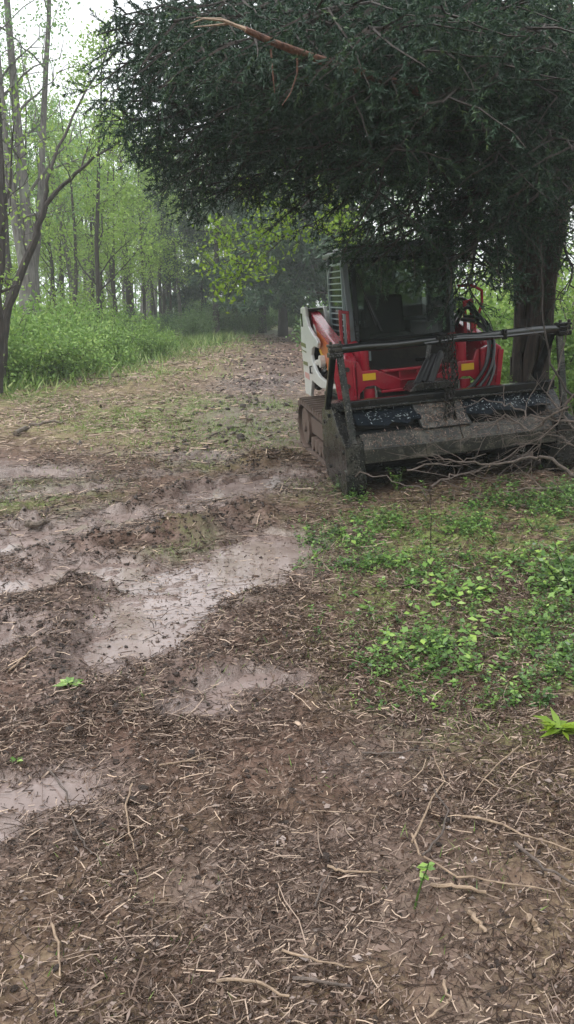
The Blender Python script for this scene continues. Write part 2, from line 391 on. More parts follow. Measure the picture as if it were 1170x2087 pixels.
GREEN = [(g2(330, 850), 1.3), (g2(450, 880), 1.0), (g2(380, 830), 1.2), (g2(230, 870), .6), (g2(300, 760), 1.2), (g2(560, 830), .5), (g2(120, 840), .5), (g2(390, 1120), .28), (g2(420, 945), .3), (g2(60, 1010), .6), (g2(640, 1000), .3),
         (g2(700, 1110), .5), (g2(860, 1100), .7), (g2(900, 1250), .6), (g2(1050, 1300), .6), (g2(1000, 1400), .45), (g2(1100, 1150), .8), (g2(850, 1390), .3), (g2(760, 1280), .3)]
def green_field(x, y):
    g = np.zeros_like(x)
    for (a, b), r in GREEN: g = np.maximum(g, np.exp(-((x - a) ** 2 + (y - b) ** 2 * .6) / (r * r)))
    g = np.maximum(g, sst(-3.0 - .02 * 0, -4.6, x - (y - 15) * .13) * sst(11, 14, y))
    return g
for nm, val in (('wet', np.clip(wet * .5 + sheen * .6 + .5 * sst(.50, .64, fbm(x * 1.5 + 70, y * 1.5)) * sst(.9, .1, x) * sst(10, 7, y) + .45 * np.exp(-((x + .5) / 1.0) ** 2) * sst(8, 10, y), 0, 1)), ('green', green_field(x, y)), ('straw', straw_field(x, y))):
    a = ground.data.attributes.new(nm, 'FLOAT', 'POINT'); a.data.foreach_set('value', np.ascontiguousarray(val, dtype=np.float32))

# puddles: level sheets of muddy water standing in the dips
def puddle(items):
    mb = MB()
    P = []
    for (p, q, r, d) in items: P += [p, q]
    P = np.array(P); rr = max(k[2] for k in items) * 1.6 + .1
    c = P.mean(0)
    n = 40; pts = []
    for k in range(n):
        a = 2 * math.pi * k / n; dv = np.array([math.cos(a), math.sin(a)])
        s = (P - c) @ dv; pts.append(c + dv * (max(s.max(), 0) + rr))
    lv = LEVEL + float(base_h(np.array([c[0]]), np.array([c[1]]))[0])
    mb.add([(q[0] - c[0], q[1] - c[1], 0) for q in pts], [tuple(range(n))])
    o = mb.build('puddle', M_water); o.location = (c[0], c[1], lv); o['kind'] = 'structure'
    return o
puddle(PUD[0:4]); puddle(PUD[4:5]); puddle(PUD[5:6]); puddle(PUD[6:7]); puddle(PUD[7:9]); puddle(PUD[9:10]); puddle(PUD[12:13])

# ------------------------------------------------------------------ tree making
def wander(p, d, L, nseg, rng, bend=.15, grav=0.0):
    pts = [Vector(p)]; d = Vector(d).normalized(); s = L / nseg
    for k in range(nseg):
        d = (d + Vector(rng.normal(size=3)) * bend + Vector((0, 0, grav))).normalized(); pts.append(pts[-1] + d * s)
    return pts
def taper(r0, r1, n): return [r0 + (r1 - r0) * k / (n - 1) for k in range(n)]
def perp(d, rng):
    v = Vector(rng.normal(size=3)); v = v - d * v.dot(d); return v.normalized()
def foliage(name, anchors, per, spread, L, W, mat, parent, rng, droop=0.0, lo=0.0, hi=1.0, clump=None):
    A = np.array([tuple(a) for a in anchors]); n = len(A) * per
    c = np.repeat(A, per, 0) + rng.normal(size=(n, 3)) * spread
    d = rng.normal(size=(n, 3)); d[:, 2] -= droop
    base = np.repeat(rng.random(len(A)), per) * .55 + rng.random(n) * .45
    V, Fc = leaf_mesh(c, d, L * rng.uniform(.6, 1.3, n), W * rng.uniform(.6, 1.3, n), rng)
    return np_mesh(name, V, Fc, mat, parent, tint=lo + (hi - lo) * base)
def limb_tree(mb, trunk, rad, rng, limbs, l0, l1, el=(.3, .9), t0=.35, sub=5, gr=.02, rlimb=.35, ns=6):
    anchors = []; n = len(trunk)
    for k in range(limbs):
        t = t0 + (1 - t0) * (k + rng.random()) / limbs; f = t * (n - 1); i = min(int(f), n - 2); p = trunk[i].lerp(trunk[i + 1], f - i)
        L = l0 + (l1 - l0) * (t - t0) / (1 - t0); L *= rng.uniform(.7, 1.2)
        a = rng.uniform(0, 2 * math.pi); d = Vector((math.cos(a), math.sin(a), rng.uniform(*el)))
        r = max(.008, rad[i] * rlimb)
        pts = wander(p, d, L, 6, rng, .18, gr); mb.tube(pts, taper(r, .006, 7), 5, False)
        for j in range(sub):
            q = pts[2 + int(rng.integers(0, 5))]; dd = (d.normalized() + perp(d.normalized(), rng) * rng.uniform(.6, 1.2) + Vector((0, 0, gr * 4))).normalized()
            sp = wander(q, dd, L * rng.uniform(.25, .5), 4, rng, .2, gr); mb.tube(sp, taper(max(.005, r * .35), .003, 5), 4, False)
            anchors += sp[1:]
            for jj in range(2):
                sq = wander(sp[2 + jj], dd + perp(dd, rng), L * rng.uniform(.12, .25), 3, rng, .2, gr); mb.tube(sq, taper(.004, .002, 4), 3, False); anchors += sq[1:]
        anchors += pts[3:]
    return anchors

# ---- woods: prototypes of slender spring trees, copied
def slender(seed, h, r, mat, lm, per, L, lean=.03, t0=.35, limbs=16, l0=2.4, l1=1.0, spread=.16, lo=0, hi=1):
    rng = np.random.default_rng(seed); root = empty('tree'); mb = MB()
    pts = wander((0, 0, -.15), (rng.normal() * lean, rng.normal() * lean, 1), h, 10, rng, .035, .02); rad = taper(r, r * .18, 11); rad[0] *= 1.25
    mb.tube(pts, rad, 8, True); an = limb_tree(mb, pts, rad, rng, limbs, l0, l1, t0=t0)
    mb.build('trunk', mat, root, True)
    foliage('crown', an, per, spread, L, L * .6, lm, root, rng, .1, lo, hi)
    return root
protoA = slender(1, 13, .16, M_bark_dark, M_spring2, 4, .10, t0=.35)
protoB = slender(2, 10, .13, M_bark_grey, M_spring, 4, .095, t0=.25, limbs=18, l0=1.9, l1=.7)
protoC = slender(3, 15, .30, M_bark_dark, M_spring2, 3, .11, t0=.5, limbs=14)
protoD = slender(4, 6.5, .07, M_bark_dark, M_spring, 4, .085, t0=.2, limbs=18, l0=1.5, l1=.5)
protoE = slender(9, 8, .085, M_bark_dark, M_spring2, 1, .09, t0=.45, limbs=10, l0=1.2, l1=.5)
used = {}
def place(proto, name, loc, rz, sc, label, cat, group=None):
    o = proto if proto.name not in used else copy_tree(proto)
    used[proto.name] = 1
    o.name = name; o.location = loc; o.rotation_euler = (0, 0, rz); o.scale = (sc, sc, sc)
    for k in ('label', 'category', 'group'):
        if k in o: del o[k]
    tag(o, label, cat, group); return o
def gz(x, y): return float(terrain(np.array([x]), np.array([y]))[0])
def gb(x, y): return float(base_h(np.array([x]), np.array([y]))[0])
rnd = random.Random(5)
WG = 'slender trees in the misty woods'
for (px, D, pr, sc, lab) in [
    (278, 33, protoC, .5, 'dark straight trunk standing beyond the shrubs, left of the pine limbs'),
    (205, 23, protoD, 1.15, 'forked sapling rising out of the left shrubs with a limb to the right'),
    (168, 27, protoB, .8, 'pale thin tree between the leaning tree and the forked sapling'),
    (310, 40, protoB, .8, None), (345, 44, protoC, .5, None), (372, 38, protoB, .75, None), (255, 42, protoB, .8, None), (232, 46, protoB, .85, None),
    (135, 36, protoB, .8, None), (105, 44, protoB, .9, None), (75, 31, protoB, .7, None), (395, 50, protoA, .7, None),
    (430, 52, protoC, .6, None), (465, 46, protoB, 1.0, None), (500, 54, protoA, .8, None), (530, 58, protoC, .8, None), (610, 52, protoA, .9, None), (640, 44, protoB, 1.1, None), (670, 60, protoC, .9, None),
    (720, 40, protoA, .9, None), (800, 46, protoB, 1.2, None), (900, 36, protoC, .8, None), (985, 30, protoB, 1.1, None), (1030, 40, protoA, .8, None), (1120, 28, protoB, 1.1, None), (1240, 22, protoA, .9, None),
    (328, 35, protoD, 1.1, None), (362, 48, protoD, 1.4, None), (415, 42, protoD, 1.4, None), (445, 38, protoD, 1.1, None), (40, 40, protoB, .8, None), (180, 50, protoB, .95, None), (290, 55, protoB, 1.1, None), (-150, 30, protoC, 1.0, None),
    (115, 26, protoD, 1.0, None), (150, 30, protoD, 1.1, None), (235, 28, protoD, .95, None), (265, 36, protoD, 1.25, None), (300, 30, protoD, .95, None), (190, 38, protoD, 1.3, None), (85, 36, protoD, 1.2, None), (335, 42, protoD, 1.3, None), (30, 25, protoD, 1.0, None), (215, 33, protoD, 1.15, None), (275, 47, protoD, 1.5, None), (160, 43, protoD, 1.4, None), (60, 46, protoD, 1.4, None), (318, 52, protoB, 1.1, None),
    (12, 22, protoE, 1.0, None), (38, 27, protoE, 1.2, None), (92, 24, protoE, .9, None), (128, 29, protoE, 1.0, None), (148, 25, protoE, .85, None), (188, 31, protoE, 1.0, None), (222, 36, protoE, 1.1, None), (246, 31, protoE, .9, None), (268, 40, protoE, 1.0, None), (294, 37, protoE, .9, None), (306, 45, protoE, 1.1, None), (322, 39, protoE, .9, None), (338, 47, protoE, 1.1, None), (352, 41, protoE, .9, None), (366, 45, protoE, 1.0, None), (383, 43, protoE, .9, None), (404, 47, protoE, 1.0, None), (172, 40, protoE, 1.1, None), (110, 35, protoE, 1.1, None), (64, 38, protoE, 1.2, None), (425, 44, protoE, .9, None), (1010, 24, protoE, .8, None), (1060, 20, protoE, .8, None), (955, 28, protoE, .9, None),
    (1165, 17, protoB, .9, 'grey trunk at the right frame edge beyond the cedar')]:
    p = at(px, 690, D); x0, y0 = p.x, p.y
    place(pr, 'tree', (x0, y0, gb(x0, y0)), rnd.uniform(0, 6.3), sc * rnd.uniform(.92, 1.08), lab or ('slender tree with thin spring leaves in the woods behind the left shrubs' if px < 385 else 'slender tree in the dim woods beyond the end of the track' if px < 700 else 'slender tree glimpsed in the woods behind the loader'), 'tree', None if lab else (WG + (' left of the track' if px < 385 else ' at the end of the track' if px < 700 else ' behind the loader')))

# ---- thick multi-stem tree on the left
rng = np.random.default_rng(21)
b = at(58, 640, 20.0); gx = gb(b.x, b.y)
root = empty('tree', (b.x, b.y, gx), 0, 'thick grey trunk splitting into several tall stems, upper left', 'tree')
mb = MB(); an = []
tr = wander((0, 0, -.2), (0, 0, 1), 3.4, 6, rng, .02); mb.tube(tr, [.34, .27, .25, .24, .23, .22, .22], 10, True)
for (dx, dy, L, r) in ((-.10, .02, 9, .15), (.07, -.03, 9.5, .14), (.14, .1, 8.5, .10), (-.02, -.1, 7, .07)):
    st = wander(tr[4] + Vector((dx * .6, dy, 0)), (dx, dy, 1), L, 9, rng, .03, .05); rr = taper(r, .03, 10); mb.tube(st, rr, 7, True)
    an += limb_tree(mb, st, rr, rng, 9, 2.2, 1.2, t0=.15)
mb.build('trunk', M_bark_grey, root, True)
foliage('crown', [q for q in an if q.z > 7.2 or rng.random() < .35], 4, .16, .085, .05, M_spring2, root, rng, .1)

# ---- leaning forked tree
def px_poly(lst): return [at(a, b_, D) for a, b_, D in lst]
def bare_tree(name, main, r0, r1, branches, label, lm, per, seed, mat, group=None, L=.08, twigs=6, twl=.7):
    rng = np.random.default_rng(seed); base = Vector(main[0]); mb = MB(); an = []
    root = empty(name, base, 0, label, 'tree', group)
    def smooth(pts):
        o_ = []
        for k in range(len(pts) - 1):
            for u in (0, .33, .66): o_.append(pts[k].lerp(pts[k + 1], u) + Vector(rng.normal(size=3)) * .015)
        return o_ + [pts[-1]]
    for k, (pts, a, b_) in enumerate([(main, r0, r1)] + branches):
        q = [Vector(u) - base for u in smooth([Vector(v_) for v_ in pts])]; rr = taper(a, b_, len(q)); mb.tube(q, rr, 8, True)
        for j in range(twigs):
            i = int(rng.integers(len(q) // 3, len(q) - 1)); d = (q[i + 1] - q[i]).normalized()
            tw = wander(q[i], d * .7 + perp(d, rng) * .8 + Vector((0, 0, .3)), twl * rng.uniform(.5, 1.6), 5, rng, .2, .05); mb.tube(tw, taper(max(.006, rr[i] * .35), .003, 6), 4, False)
            an += tw[2:]
            for jj in range(2):
                t2 = wander(tw[2 + jj], d + perp(d, rng), twl * .5, 3, rng, .25, .05); mb.tube(t2, taper(.005, .002, 4), 3, False); an += t2[1:]
    mb.build('trunk', mat, root, True)
    if per: foliage('crown', an, per, .10, L, L * .6, lm, root, rng, .1)
    return root
D = 14.5
bare_tree('tree', px_poly([(2, 770, D), (6, 700, D), (18, 620, D), (48, 545, D), (75, 478, D), (92, 420, D)]), .10, .052,
    [(px_poly([(92, 420, D), (128, 375, D), (165, 345, D - .5), (205, 310, D - .8), (245, 288, D - 1)]), .042, .010),
     (px_poly([(90, 425, D), (98, 370, D), (118, 300, D + .3), (150, 235, D + .6), (195, 155, D + .8), (240, 70, D + 1)]), .038, .009),
     (px_poly([(165, 345, D - .5), (178, 310, D - .4), (190, 262, D - .3)]), .018, .006),
     (px_poly([(30, 590, D), (2, 575, D + .2), (-40, 550, D + .3)]), .03, .012)],
    'dark leaning tree forking to the right over the shrubs, left edge', M_spring, 2, 31, M_bark_dark)
bare_tree('tree', px_poly([(-8, 800, 12.8), (-6, 600, 12.8), (5, 420, 12.9), (-5, 200, 13)]), .10, .05, [(px_poly([(3, 460, 12.9), (20, 380, 13), (28, 250, 13)]), .03, .01)],
    'dark upright trunk cut off by the left frame edge', M_spring, 3, 32, M_bark_dark)
# overhanging twig from the top left corner
# ---- conifers
def spray(c0, tw_dir, tw_len, per, L, W, rng, lo, hi, droop=.25):
    c0 = np.array(c0); d = unit(np.array(tw_dir)); n = len(c0); l = np.array(tw_len)
    f = rng.random((n, per)); base = c0[:, None] + d[:, None] * (f * l[:, None])[..., None]
    base[..., 2] -= droop * (f * l[:, None]) ** 2
    ld = d[:, None] * .8 + rng.normal(size=(n, per, 3)) * .55
    t_ = np.repeat(rng.random(n)[:, None] * .6, per, 1) + rng.random((n, per)) * .4
    V, Fc = leaf_mesh(base.reshape(-1, 3), ld.reshape(-1, 3), L * rng.uniform(.6, 1.4, n * per), W * rng.uniform(.7, 1.4, n * per), rng, tri=True)
    return V, Fc, lo + (hi - lo) * t_.ravel()
def cedar_limb(mb, start, tip, rng, out, r0=.035, dens=1.0, sag=.45, subL=.85, f0=.22):
    start = Vector(start); tip = Vector(tip); L = (tip - start).length; n = max(8, int(L / .28))
    side = (tip - start).cross(Vector((0, 0, 1))).normalized(); wob = rng.normal() * .25
    pts = []
    for k in range(n + 1):
        f = k / n; p = start.lerp(tip, f) + Vector((0, 0, sag * math.sin(math.pi * f) * (1 - .4 * f))) + side * wob * math.sin(math.pi * f)
        pts.append(p + Vector(rng.normal(size=3)) * .02)
    mb.tube(pts, taper(r0, .006, n + 1), 5, False)
    m = int(L * 7 * dens)
    for k in range(m):
        f = f0 + (1 - f0) * (k + rng.random()) / m; ii = min(int(f * n), n - 1); p = pts[ii].lerp(pts[ii + 1], f * n - ii)
        d = (pts[ii + 1] - pts[ii]).normalized(); sgn = 1 if k % 2 else -1
        sd = (d * rng.uniform(.35, 1.0) + side * sgn * rng.uniform(.5, 1.1) + Vector((0, 0, rng.uniform(-.55, .30)))).normalized()
        sl_ = subL * rng.uniform(.45, 1.15) * (1 - .35 * f)
        sp = wander(p, sd, sl_, 5, rng, .12, -.05); mb.tube(sp, taper(.009, .003, 6), 3, False)
        for j in range(int(11 * max(.6, sl_ / .7))):
            q = rng.uniform(.1, 1.0) * 5; jj = min(int(q), 4); pp = sp[jj].lerp(sp[jj + 1], q - jj); dd = (sp[jj + 1] - sp[jj]).normalized()
            td = dd * rng.uniform(.3, 1.1) + perp(dd, rng) * .8 + Vector((0, 0, -.15))
            out[0].append(tuple(pp)); out[1].append(tuple(td)); out[2].append(rng.uniform(.10, .26))
    return pts

# big near cedar whose limbs overhang the loader
rng = np.random.default_rng(77)
TX, TY = 2.88, 9.7; TZ = gb(TX, TY)
cedar = empty('cedar_tree', (TX, TY, TZ), 0, 'huge dark cedar with shaggy trunk, its limbs overhanging the loader', 'tree')
B = Vector((TX, TY, TZ)); mb = MB()
fl = rng.random(24)
def wobf(i, k): return 0.86 + .26 * fl[(k * 3 + i // 3) % 24]
def rel(px, py, D_): return at(px, py, D_) - B
core = [Vector((.0, 0, -.2)), Vector((.0, 0, .25)), Vector((-.02, 0, .8)), Vector((0, 0, 1.3)), Vector((.02, 0, 1.75))]
mb.tube(core, [.27, .20, .175, .185, .19], 16, True, wobf)
stems = [([(-.06, -.05, 1.3), (-.16, -.08, 1.85), (-.36, -.1, 2.3), (-.62, -.1, 2.9), (-.8, -.2, 3.6)], .115, .05),
         ([(.02, -.06, 1.4), (.02, -.05, 2.1), (.06, -.03, 3.0), (.1, 0, 4.5), (.05, 0, 7.0), (0, 0, 9.5)], .15, .05),
         ([(.10, 0, 1.4), (.17, -.02, 2.0), (.24, 0, 2.8), (.5, .1, 4.0), (.8, .2, 5.6)], .11, .05),
         ([(-.1, .1, 1.4), (-.12, .15, 2.2), (-.1, .3, 3.4), (-.3, .5, 5)], .10, .05),
         ([(.0, -.16, 1.1), (-.04, -.2, 1.7), (-.10, -.24, 2.3), (-.14, -.22, 3.2)], .08, .03),
         ([(.12, -.14, .9), (.15, -.17, 1.6), (.13, -.18, 2.3), (.2, -.1, 3.4)], .08, .03),
         ([(-.16, -.1, .8), (-.2, -.12, 1.4), (-.27, -.16, 1.9), (-.3, -.2, 2.5)], .07, .025),
         ([(-.05, -.22, .1), (-.04, -.23, .8), (-.06, -.22, 1.5)], .08, .04), ([(.14, -.18, .05), (.12, -.2, .7), (.13, -.2, 1.3)], .08, .05), ([(-.2, -.12, 0), (-.17, -.15, .6), (-.16, -.15, 1.2)], .08, .05)]
for pts, a, b_ in stems:
    pts = [Vector(p) for p in pts]; dn = []
    for k in range(len(pts) - 1):
        for u in (0, .34, .67): dn.append(pts[k].lerp(pts[k + 1], u) + Vector(rng.normal(size=3)) * .012)
    dn.append(pts[-1]); s0 = int(rng.integers(0, 24))
    mb.tube(dn, taper(a, b_, len(dn)), 10, True, lambda i, k: .86 + .28 * fl[(k * 2 + i // 4 + s0) % 24])
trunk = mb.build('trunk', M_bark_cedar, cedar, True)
strips = MB()
for k in range(70):
    a = rng.uniform(math.pi * .8, math.pi * 2.2); z0 = rng.uniform(.1, 2.0); r = .195
    p = Vector((math.cos(a) * r, math.sin(a) * r, z0)); q = p + Vector((rng.normal() * .03, rng.normal() * .02, rng.uniform(.3, .8)))
    strips.bar(p, q, .02 + .02 * rng.random(), .012, up=(math.cos(a), math.sin(a), 0))
o = strips.build('bark_strips', M_bark_cedar, cedar); o['kind'] = 'stuff'
limbs = MB(); out = ([], [], [])
TIPS = [(900, 545, 6.9), (955, 575, 7.2), (1090, 500, 8.9), (1145, 530, 8.7), (1040, 530, 9.0), (1165, 600, 8.8), (300, 40, 8.2), (340, 160, 8.4), (380, 60, 8.2), (320, 250, 8.4), (400, 230, 8.6), (280, 110, 8.0), (430, 140, 8.4), (360, 330, 8.8), (1060, 420, 8.6), (1130, 440, 8.3), (1030, 470, 8.7), (1150, 400, 7.6), (800, 500, 6.8), (930, 545, 7.3), (250, 30, 6.6), (270, 150, 7.0), (300, 60, 6.8), (310, 230, 7.2), (330, 130, 7.2), (350, 290, 7.6), (370, 200, 7.4), (400, 100, 7.0), (440, 330, 7.8), (280, 190, 7.4), (320, 20, 7.2), (390, 360, 8.2), (300, 325, 7.2), (345, 310, 7.0), (370, 385, 7.8), (430, 400, 8.0), (268, 250, 6.8), (240, 95, 6.3), (232, 50, 6.2), (248, 130, 6.4), (262, 205, 6.6), (285, 290, 7.0), (325, 345, 7.6), (410, 340, 7.2), (500, 385, 7.8), (590, 430, 7.8), (690, 485, 7.6), (760, 520, 7.1), (840, 520, 7.3), (905, 555, 7.6), (965, 590, 8.2),
        (1090, 370, 6.6), (1165, 300, 6.0), (1190, 480, 8.2), (350, 40, 5.2), (480, 75, 5.0), (600, 130, 5.2), (700, 210, 5.6), (800, 300, 5.7), (900, 200, 5.2), (1000, 150, 5.4), (1110, 100, 5.6), (740, 50, 4.8), (900, 20, 5.0),
        (420, 160, 6.0), (560, 270, 6.6), (680, 350, 6.8), (820, 430, 6.8), (950, 440, 7.2), (1060, 250, 7.4), (330, 190, 6.2), (380, 270, 6.8), (470, 300, 7.0), (620, 20, 5.0), (1040, 20, 5.2), (760, 400, 6.2), (1000, 330, 6.2), (860, 110, 5.4), (700, 120, 5.8), (520, 180, 5.8),
        (880, 480, 7.4), (700, 400, 7.3), (990, 250, 6.6), (780, 160, 6.2), (420, 20, 5.6), (300, 100, 6.0), (640, 300, 6.4), (940, 330, 6.8), (1140, 190, 6.6), (1080, 60, 5.2), (560, 60, 5.6), (850, 520, 8.0), (930, 530, 8.4), (960,110,6.2),(460,230,6.4)]
for (px, py, D_) in TIPS:
    tip = rel(px, py, D_); z0 = max(2.0, min(tip.z + rng.uniform(.3, 1.3), 7)); st = Vector((rng.normal() * .12, rng.normal() * .12, z0))
    cedar_limb(limbs, st, tip, rng, out, r0=.03, dens=.95, sag=rng.uniform(.2, .6), f0=.25)
nvis = len(out[0])
far_out = ([], [], [])
for k in range(26):   # the rest of the crown, above and behind
    a = rng.uniform(-.9, 2.6) if k % 2 else rng.uniform(0, 6.28); z0 = rng.uniform(4.2, 8.8); L = (9.8 - z0) * .62 + .6
    cedar_limb(limbs, (0, 0, z0), (math.cos(a) * L, math.sin(a) * L, z0 + rng.uniform(-.4, .6)), rng, far_out, r0=.03, dens=.5, f0=.2, subL=1.0)
for k in range(12):   # limbs hanging on the far side, right of the loader
    a = rng.uniform(-.5, 1.8); z0 = rng.uniform(2.6, 4.2); L = rng.uniform(1.6, 3.0)
    cedar_limb(limbs, (0, 0, z0), (math.cos(a) * L, math.sin(a) * L, z0 - rng.uniform(.2, .9)), rng, far_out, r0=.025, dens=.7, f0=.25)
limbs.build('limbs', M_bark_dark, cedar, True)
pa = spray(*out, 40, .034, .0088, rng, 0, 1); pb = spray(*far_out, 9, .10, .028, rng, 0, .9)
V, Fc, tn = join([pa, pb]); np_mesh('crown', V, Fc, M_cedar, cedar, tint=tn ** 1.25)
# broken red limb of the cedar, peeled at its end
bl = MB()
P1 = [rel(*q) for q in ((900, 200, 6.6), (760, 155, 5.8), (640, 118, 5.2), (560, 88, 5.0), (500, 60, 4.9))]
bl.tube(P1, [.034, .030, .024, .019, .016], 9, True)
o = bl.build('broken_limb', M_bark_red, cedar, True)
b2 = MB()
for q in (((500, 60, 4.9), (455, 42, 4.85), (415, 38, 4.8), (388, 48, 4.8)), ((505, 62, 4.9), (450, 38, 4.88), (400, 36, 4.85)), ((500, 58, 4.9), (470, 48, 4.9), (430, 52, 4.9), (395, 55, 4.9))):
    b2.tube([rel(*k) for k in q], taper(.010, .002, len(q)), 6, True)
b2.build('splintered_end', M_stick, o)
b3 = MB()
for q in (((552, 100, 5.0), (556, 150, 5.0), (560, 190, 5.02)), ((606, 110, 5.1), (606, 150, 5.1), (592, 190, 5.1), (575, 215, 5.1))):
    b3.tube([rel(*k) for k in q], taper(.007, .003, len(q)), 6, True)
b3.build('hanging_splinter', M_bark_red, o)
b4 = MB()
for q in (((1010, 330, 8), (990, 400, 7.8), (960, 470, 7.6), (920, 500, 7.5), (850, 512, 7.4)), ((1170, 370, 9), (1130, 410, 9.1), (1080, 450, 9.2), (1020, 480, 9.2)), ((760, 80, 6), (640, 40, 5.6), (560, 70, 5.5)), ((700, 10, 5.4), (600, 60, 5.3), (530, 90, 5.3)), ((940, 200, 6.2), (1000, 280, 6.4), (1080, 200, 6.6)), ((1035, 590, 9.2), (1085, 565, 9.1), (1120, 550, 9.1), (1140, 560, 9.1)), ((1060, 620, 9.2), (1110, 605, 9.1), (1150, 612, 9.1)), ((1080, 600, 9.1), (1120, 585, 9.1), (1150, 600, 9.2)), ((1050, 480, 9.0), (1062, 540, 9.1), (1075, 600, 9.2)), ((1010, 500, 9.0), (1045, 560, 9.1), (1052, 640, 9.2), (1050, 700, 9.3))):
    b4 = MB(); b4.tube([rel(*k) for k in q], taper(.022 if q[0][2] < 8.5 else .010, .006, len(q)), 6, True); b4.build('bare_twig', M_bark_dark, cedar, True)

# mid-ground cedars and pine
def conifer(name, loc, h, r, zlow, Lmax, nl, label, mat, rng, per=10, L=.16, W=.045, bark=M_bark_dark, droop=(-.5, .2), shape=1.0, sag=.2, dens=.45, bare=None, sect=None):
    root = empty(name, loc, 0, label, 'tree'); mb = MB(); out = ([], [], [])
    pts = wander((0, 0, -.2), (0, 0, 1), h, 8, rng, .012); rr = taper(r, r * .2, 9); rr[0] *= 1.2; mb.tube(pts, rr, 10, True)
    mb.build('trunk', bark, root, True); lb = MB()
    for k in range(nl):
        z = zlow + (h - zlow) * (k + rng.random()) / nl; f = (z - zlow) / (h - zlow); Ln = Lmax * (1 - f) ** shape * rng.uniform(.75, 1.1) + .3
        a = rng.uniform(0, 6.28) if sect is None or rng.random() < .3 else rng.uniform(*sect)
        cedar_limb(lb, (0, 0, z), (math.cos(a) * Ln, math.sin(a) * Ln, z + Ln * rng.uniform(*droop)), rng, out, r0=.03, dens=dens, sag=sag, subL=.9, f0=.2)
    lb.build('limbs', bark, root, True)
    V, Fc, tn = spray(*out, per, L, W, rng, 0, 1); np_mesh('crown', V, Fc, mat, root, tint=tn); return root
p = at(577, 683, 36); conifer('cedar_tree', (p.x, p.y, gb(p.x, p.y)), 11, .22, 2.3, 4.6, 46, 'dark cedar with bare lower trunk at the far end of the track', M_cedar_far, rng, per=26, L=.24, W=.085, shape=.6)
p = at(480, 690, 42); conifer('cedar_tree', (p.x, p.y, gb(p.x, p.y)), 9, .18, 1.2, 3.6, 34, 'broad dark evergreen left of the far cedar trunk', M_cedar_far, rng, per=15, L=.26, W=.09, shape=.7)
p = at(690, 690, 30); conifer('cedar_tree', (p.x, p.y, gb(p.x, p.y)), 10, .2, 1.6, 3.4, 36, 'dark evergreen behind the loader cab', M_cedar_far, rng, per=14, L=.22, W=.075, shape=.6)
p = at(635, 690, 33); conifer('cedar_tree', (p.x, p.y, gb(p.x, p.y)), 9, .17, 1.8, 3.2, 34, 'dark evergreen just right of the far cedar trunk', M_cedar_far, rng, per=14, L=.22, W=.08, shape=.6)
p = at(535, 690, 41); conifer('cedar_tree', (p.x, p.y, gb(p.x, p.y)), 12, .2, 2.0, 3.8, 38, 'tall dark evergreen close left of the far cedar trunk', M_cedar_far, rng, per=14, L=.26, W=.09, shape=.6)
p = at(440, 690, 37); conifer('pine_tree', (p.x, p.y, gb(p.x, p.y)), 11, .16, 3.9, 4.3, 26, 'grey-green pine with long drooping limbs reaching left over the track', M_pine, rng, per=14, L=.18, W=.035, droop=(-.25, .0), shape=.4, dens=.4, sect=(2.6, 3.8))

# lime sapling behind the loader
rng = np.random.default_rng(91)
D = 12.6
b = at(705, 760, D)
bare_tree('sapling', [Vector((b.x, b.y, gb(b.x, b.y) - .1)), at(712, 620, D), at(704, 520, D), at(690, 430, D), at(640, 350, D - .2)], .035, .012,
    [(px_poly([(704, 500, D), (630, 460, D - .4), (575, 485, D - .7), (500, 515, D - 1), (405, 560, D - 1.2)]), .016, .004),
     (px_poly([(692, 440, D), (640, 400, D - .4), (590, 395, D - .6), (545, 400, D - .9), (470, 380, D - 1)]), .014, .004),
     (px_poly([(640, 400, D - .4), (600, 440, D - .5), (540, 470, D - .7), (430, 500, D - .8)]), .012, .004),
     (px_poly([(704, 530, D), (690, 500, D - .5), (700, 470, D - .8)]), .010, .004),
     (px_poly([(575, 485, D - .7), (520, 540, D - .9), (450, 570, D - 1)]), .008, .003)],
    'lime-green leafy sapling arching left from behind the loader', M_lime, 5, 41, M_bark_dark, L=.07, twigs=7, twl=.36)

# ------------------------------------------------------------------ shrubs
def shrub(seed, h, wd, mat, n_st=16, per=12, L=.085, spread=.11, fern=False):
    rng = np.random.default_rng(seed); root = empty('shrub'); mb = MB(); an = []
    for k in range(n_st):
        a = rng.uniform(0, 6.28); s = rng.uniform(.1, 1)
        st = wander((math.cos(a) * wd * .3 * s, math.sin(a) * wd * .3 * s, -.05), (math.cos(a) * s * wd / h, math.sin(a) * s * wd / h, 1.2), h * rng.uniform(.6, 1.15), 7, rng, .14, -.03)
        mb.tube(st, taper(.012, .003, 8), 4, False); an += st[2:]
        for j in range(7):
            q = st[1 + int(rng.integers(0, 6))]; sb = wander(q, (rng.normal(), rng.normal(), .35), h * rng.uniform(.2, .4), 4, rng, .2, -.03); mb.tube(sb, taper(.005, .002, 5), 3, False); an += sb[1:]
    mb.build('stems', M_bark_dark, root); foliage('leaves', an, per, spread, L, L * .55, mat, root, rng, .15); return root
shA = shrub(1, 1.6, 1.4, M_shrub, 16, 7, .105, .13); shB = shrub(2, 1.15, 1.5, M_shrub, 18, 8, .095, .11); shC = shrub(3, 2.1, 1.5, M_spring, 16, 5, .095, .13); shD = shrub(4, 1.8, 1.6, M_shrubd, 18, 10, .09, .12)
SG = 'shrubs massed along the left edge of the clearing'
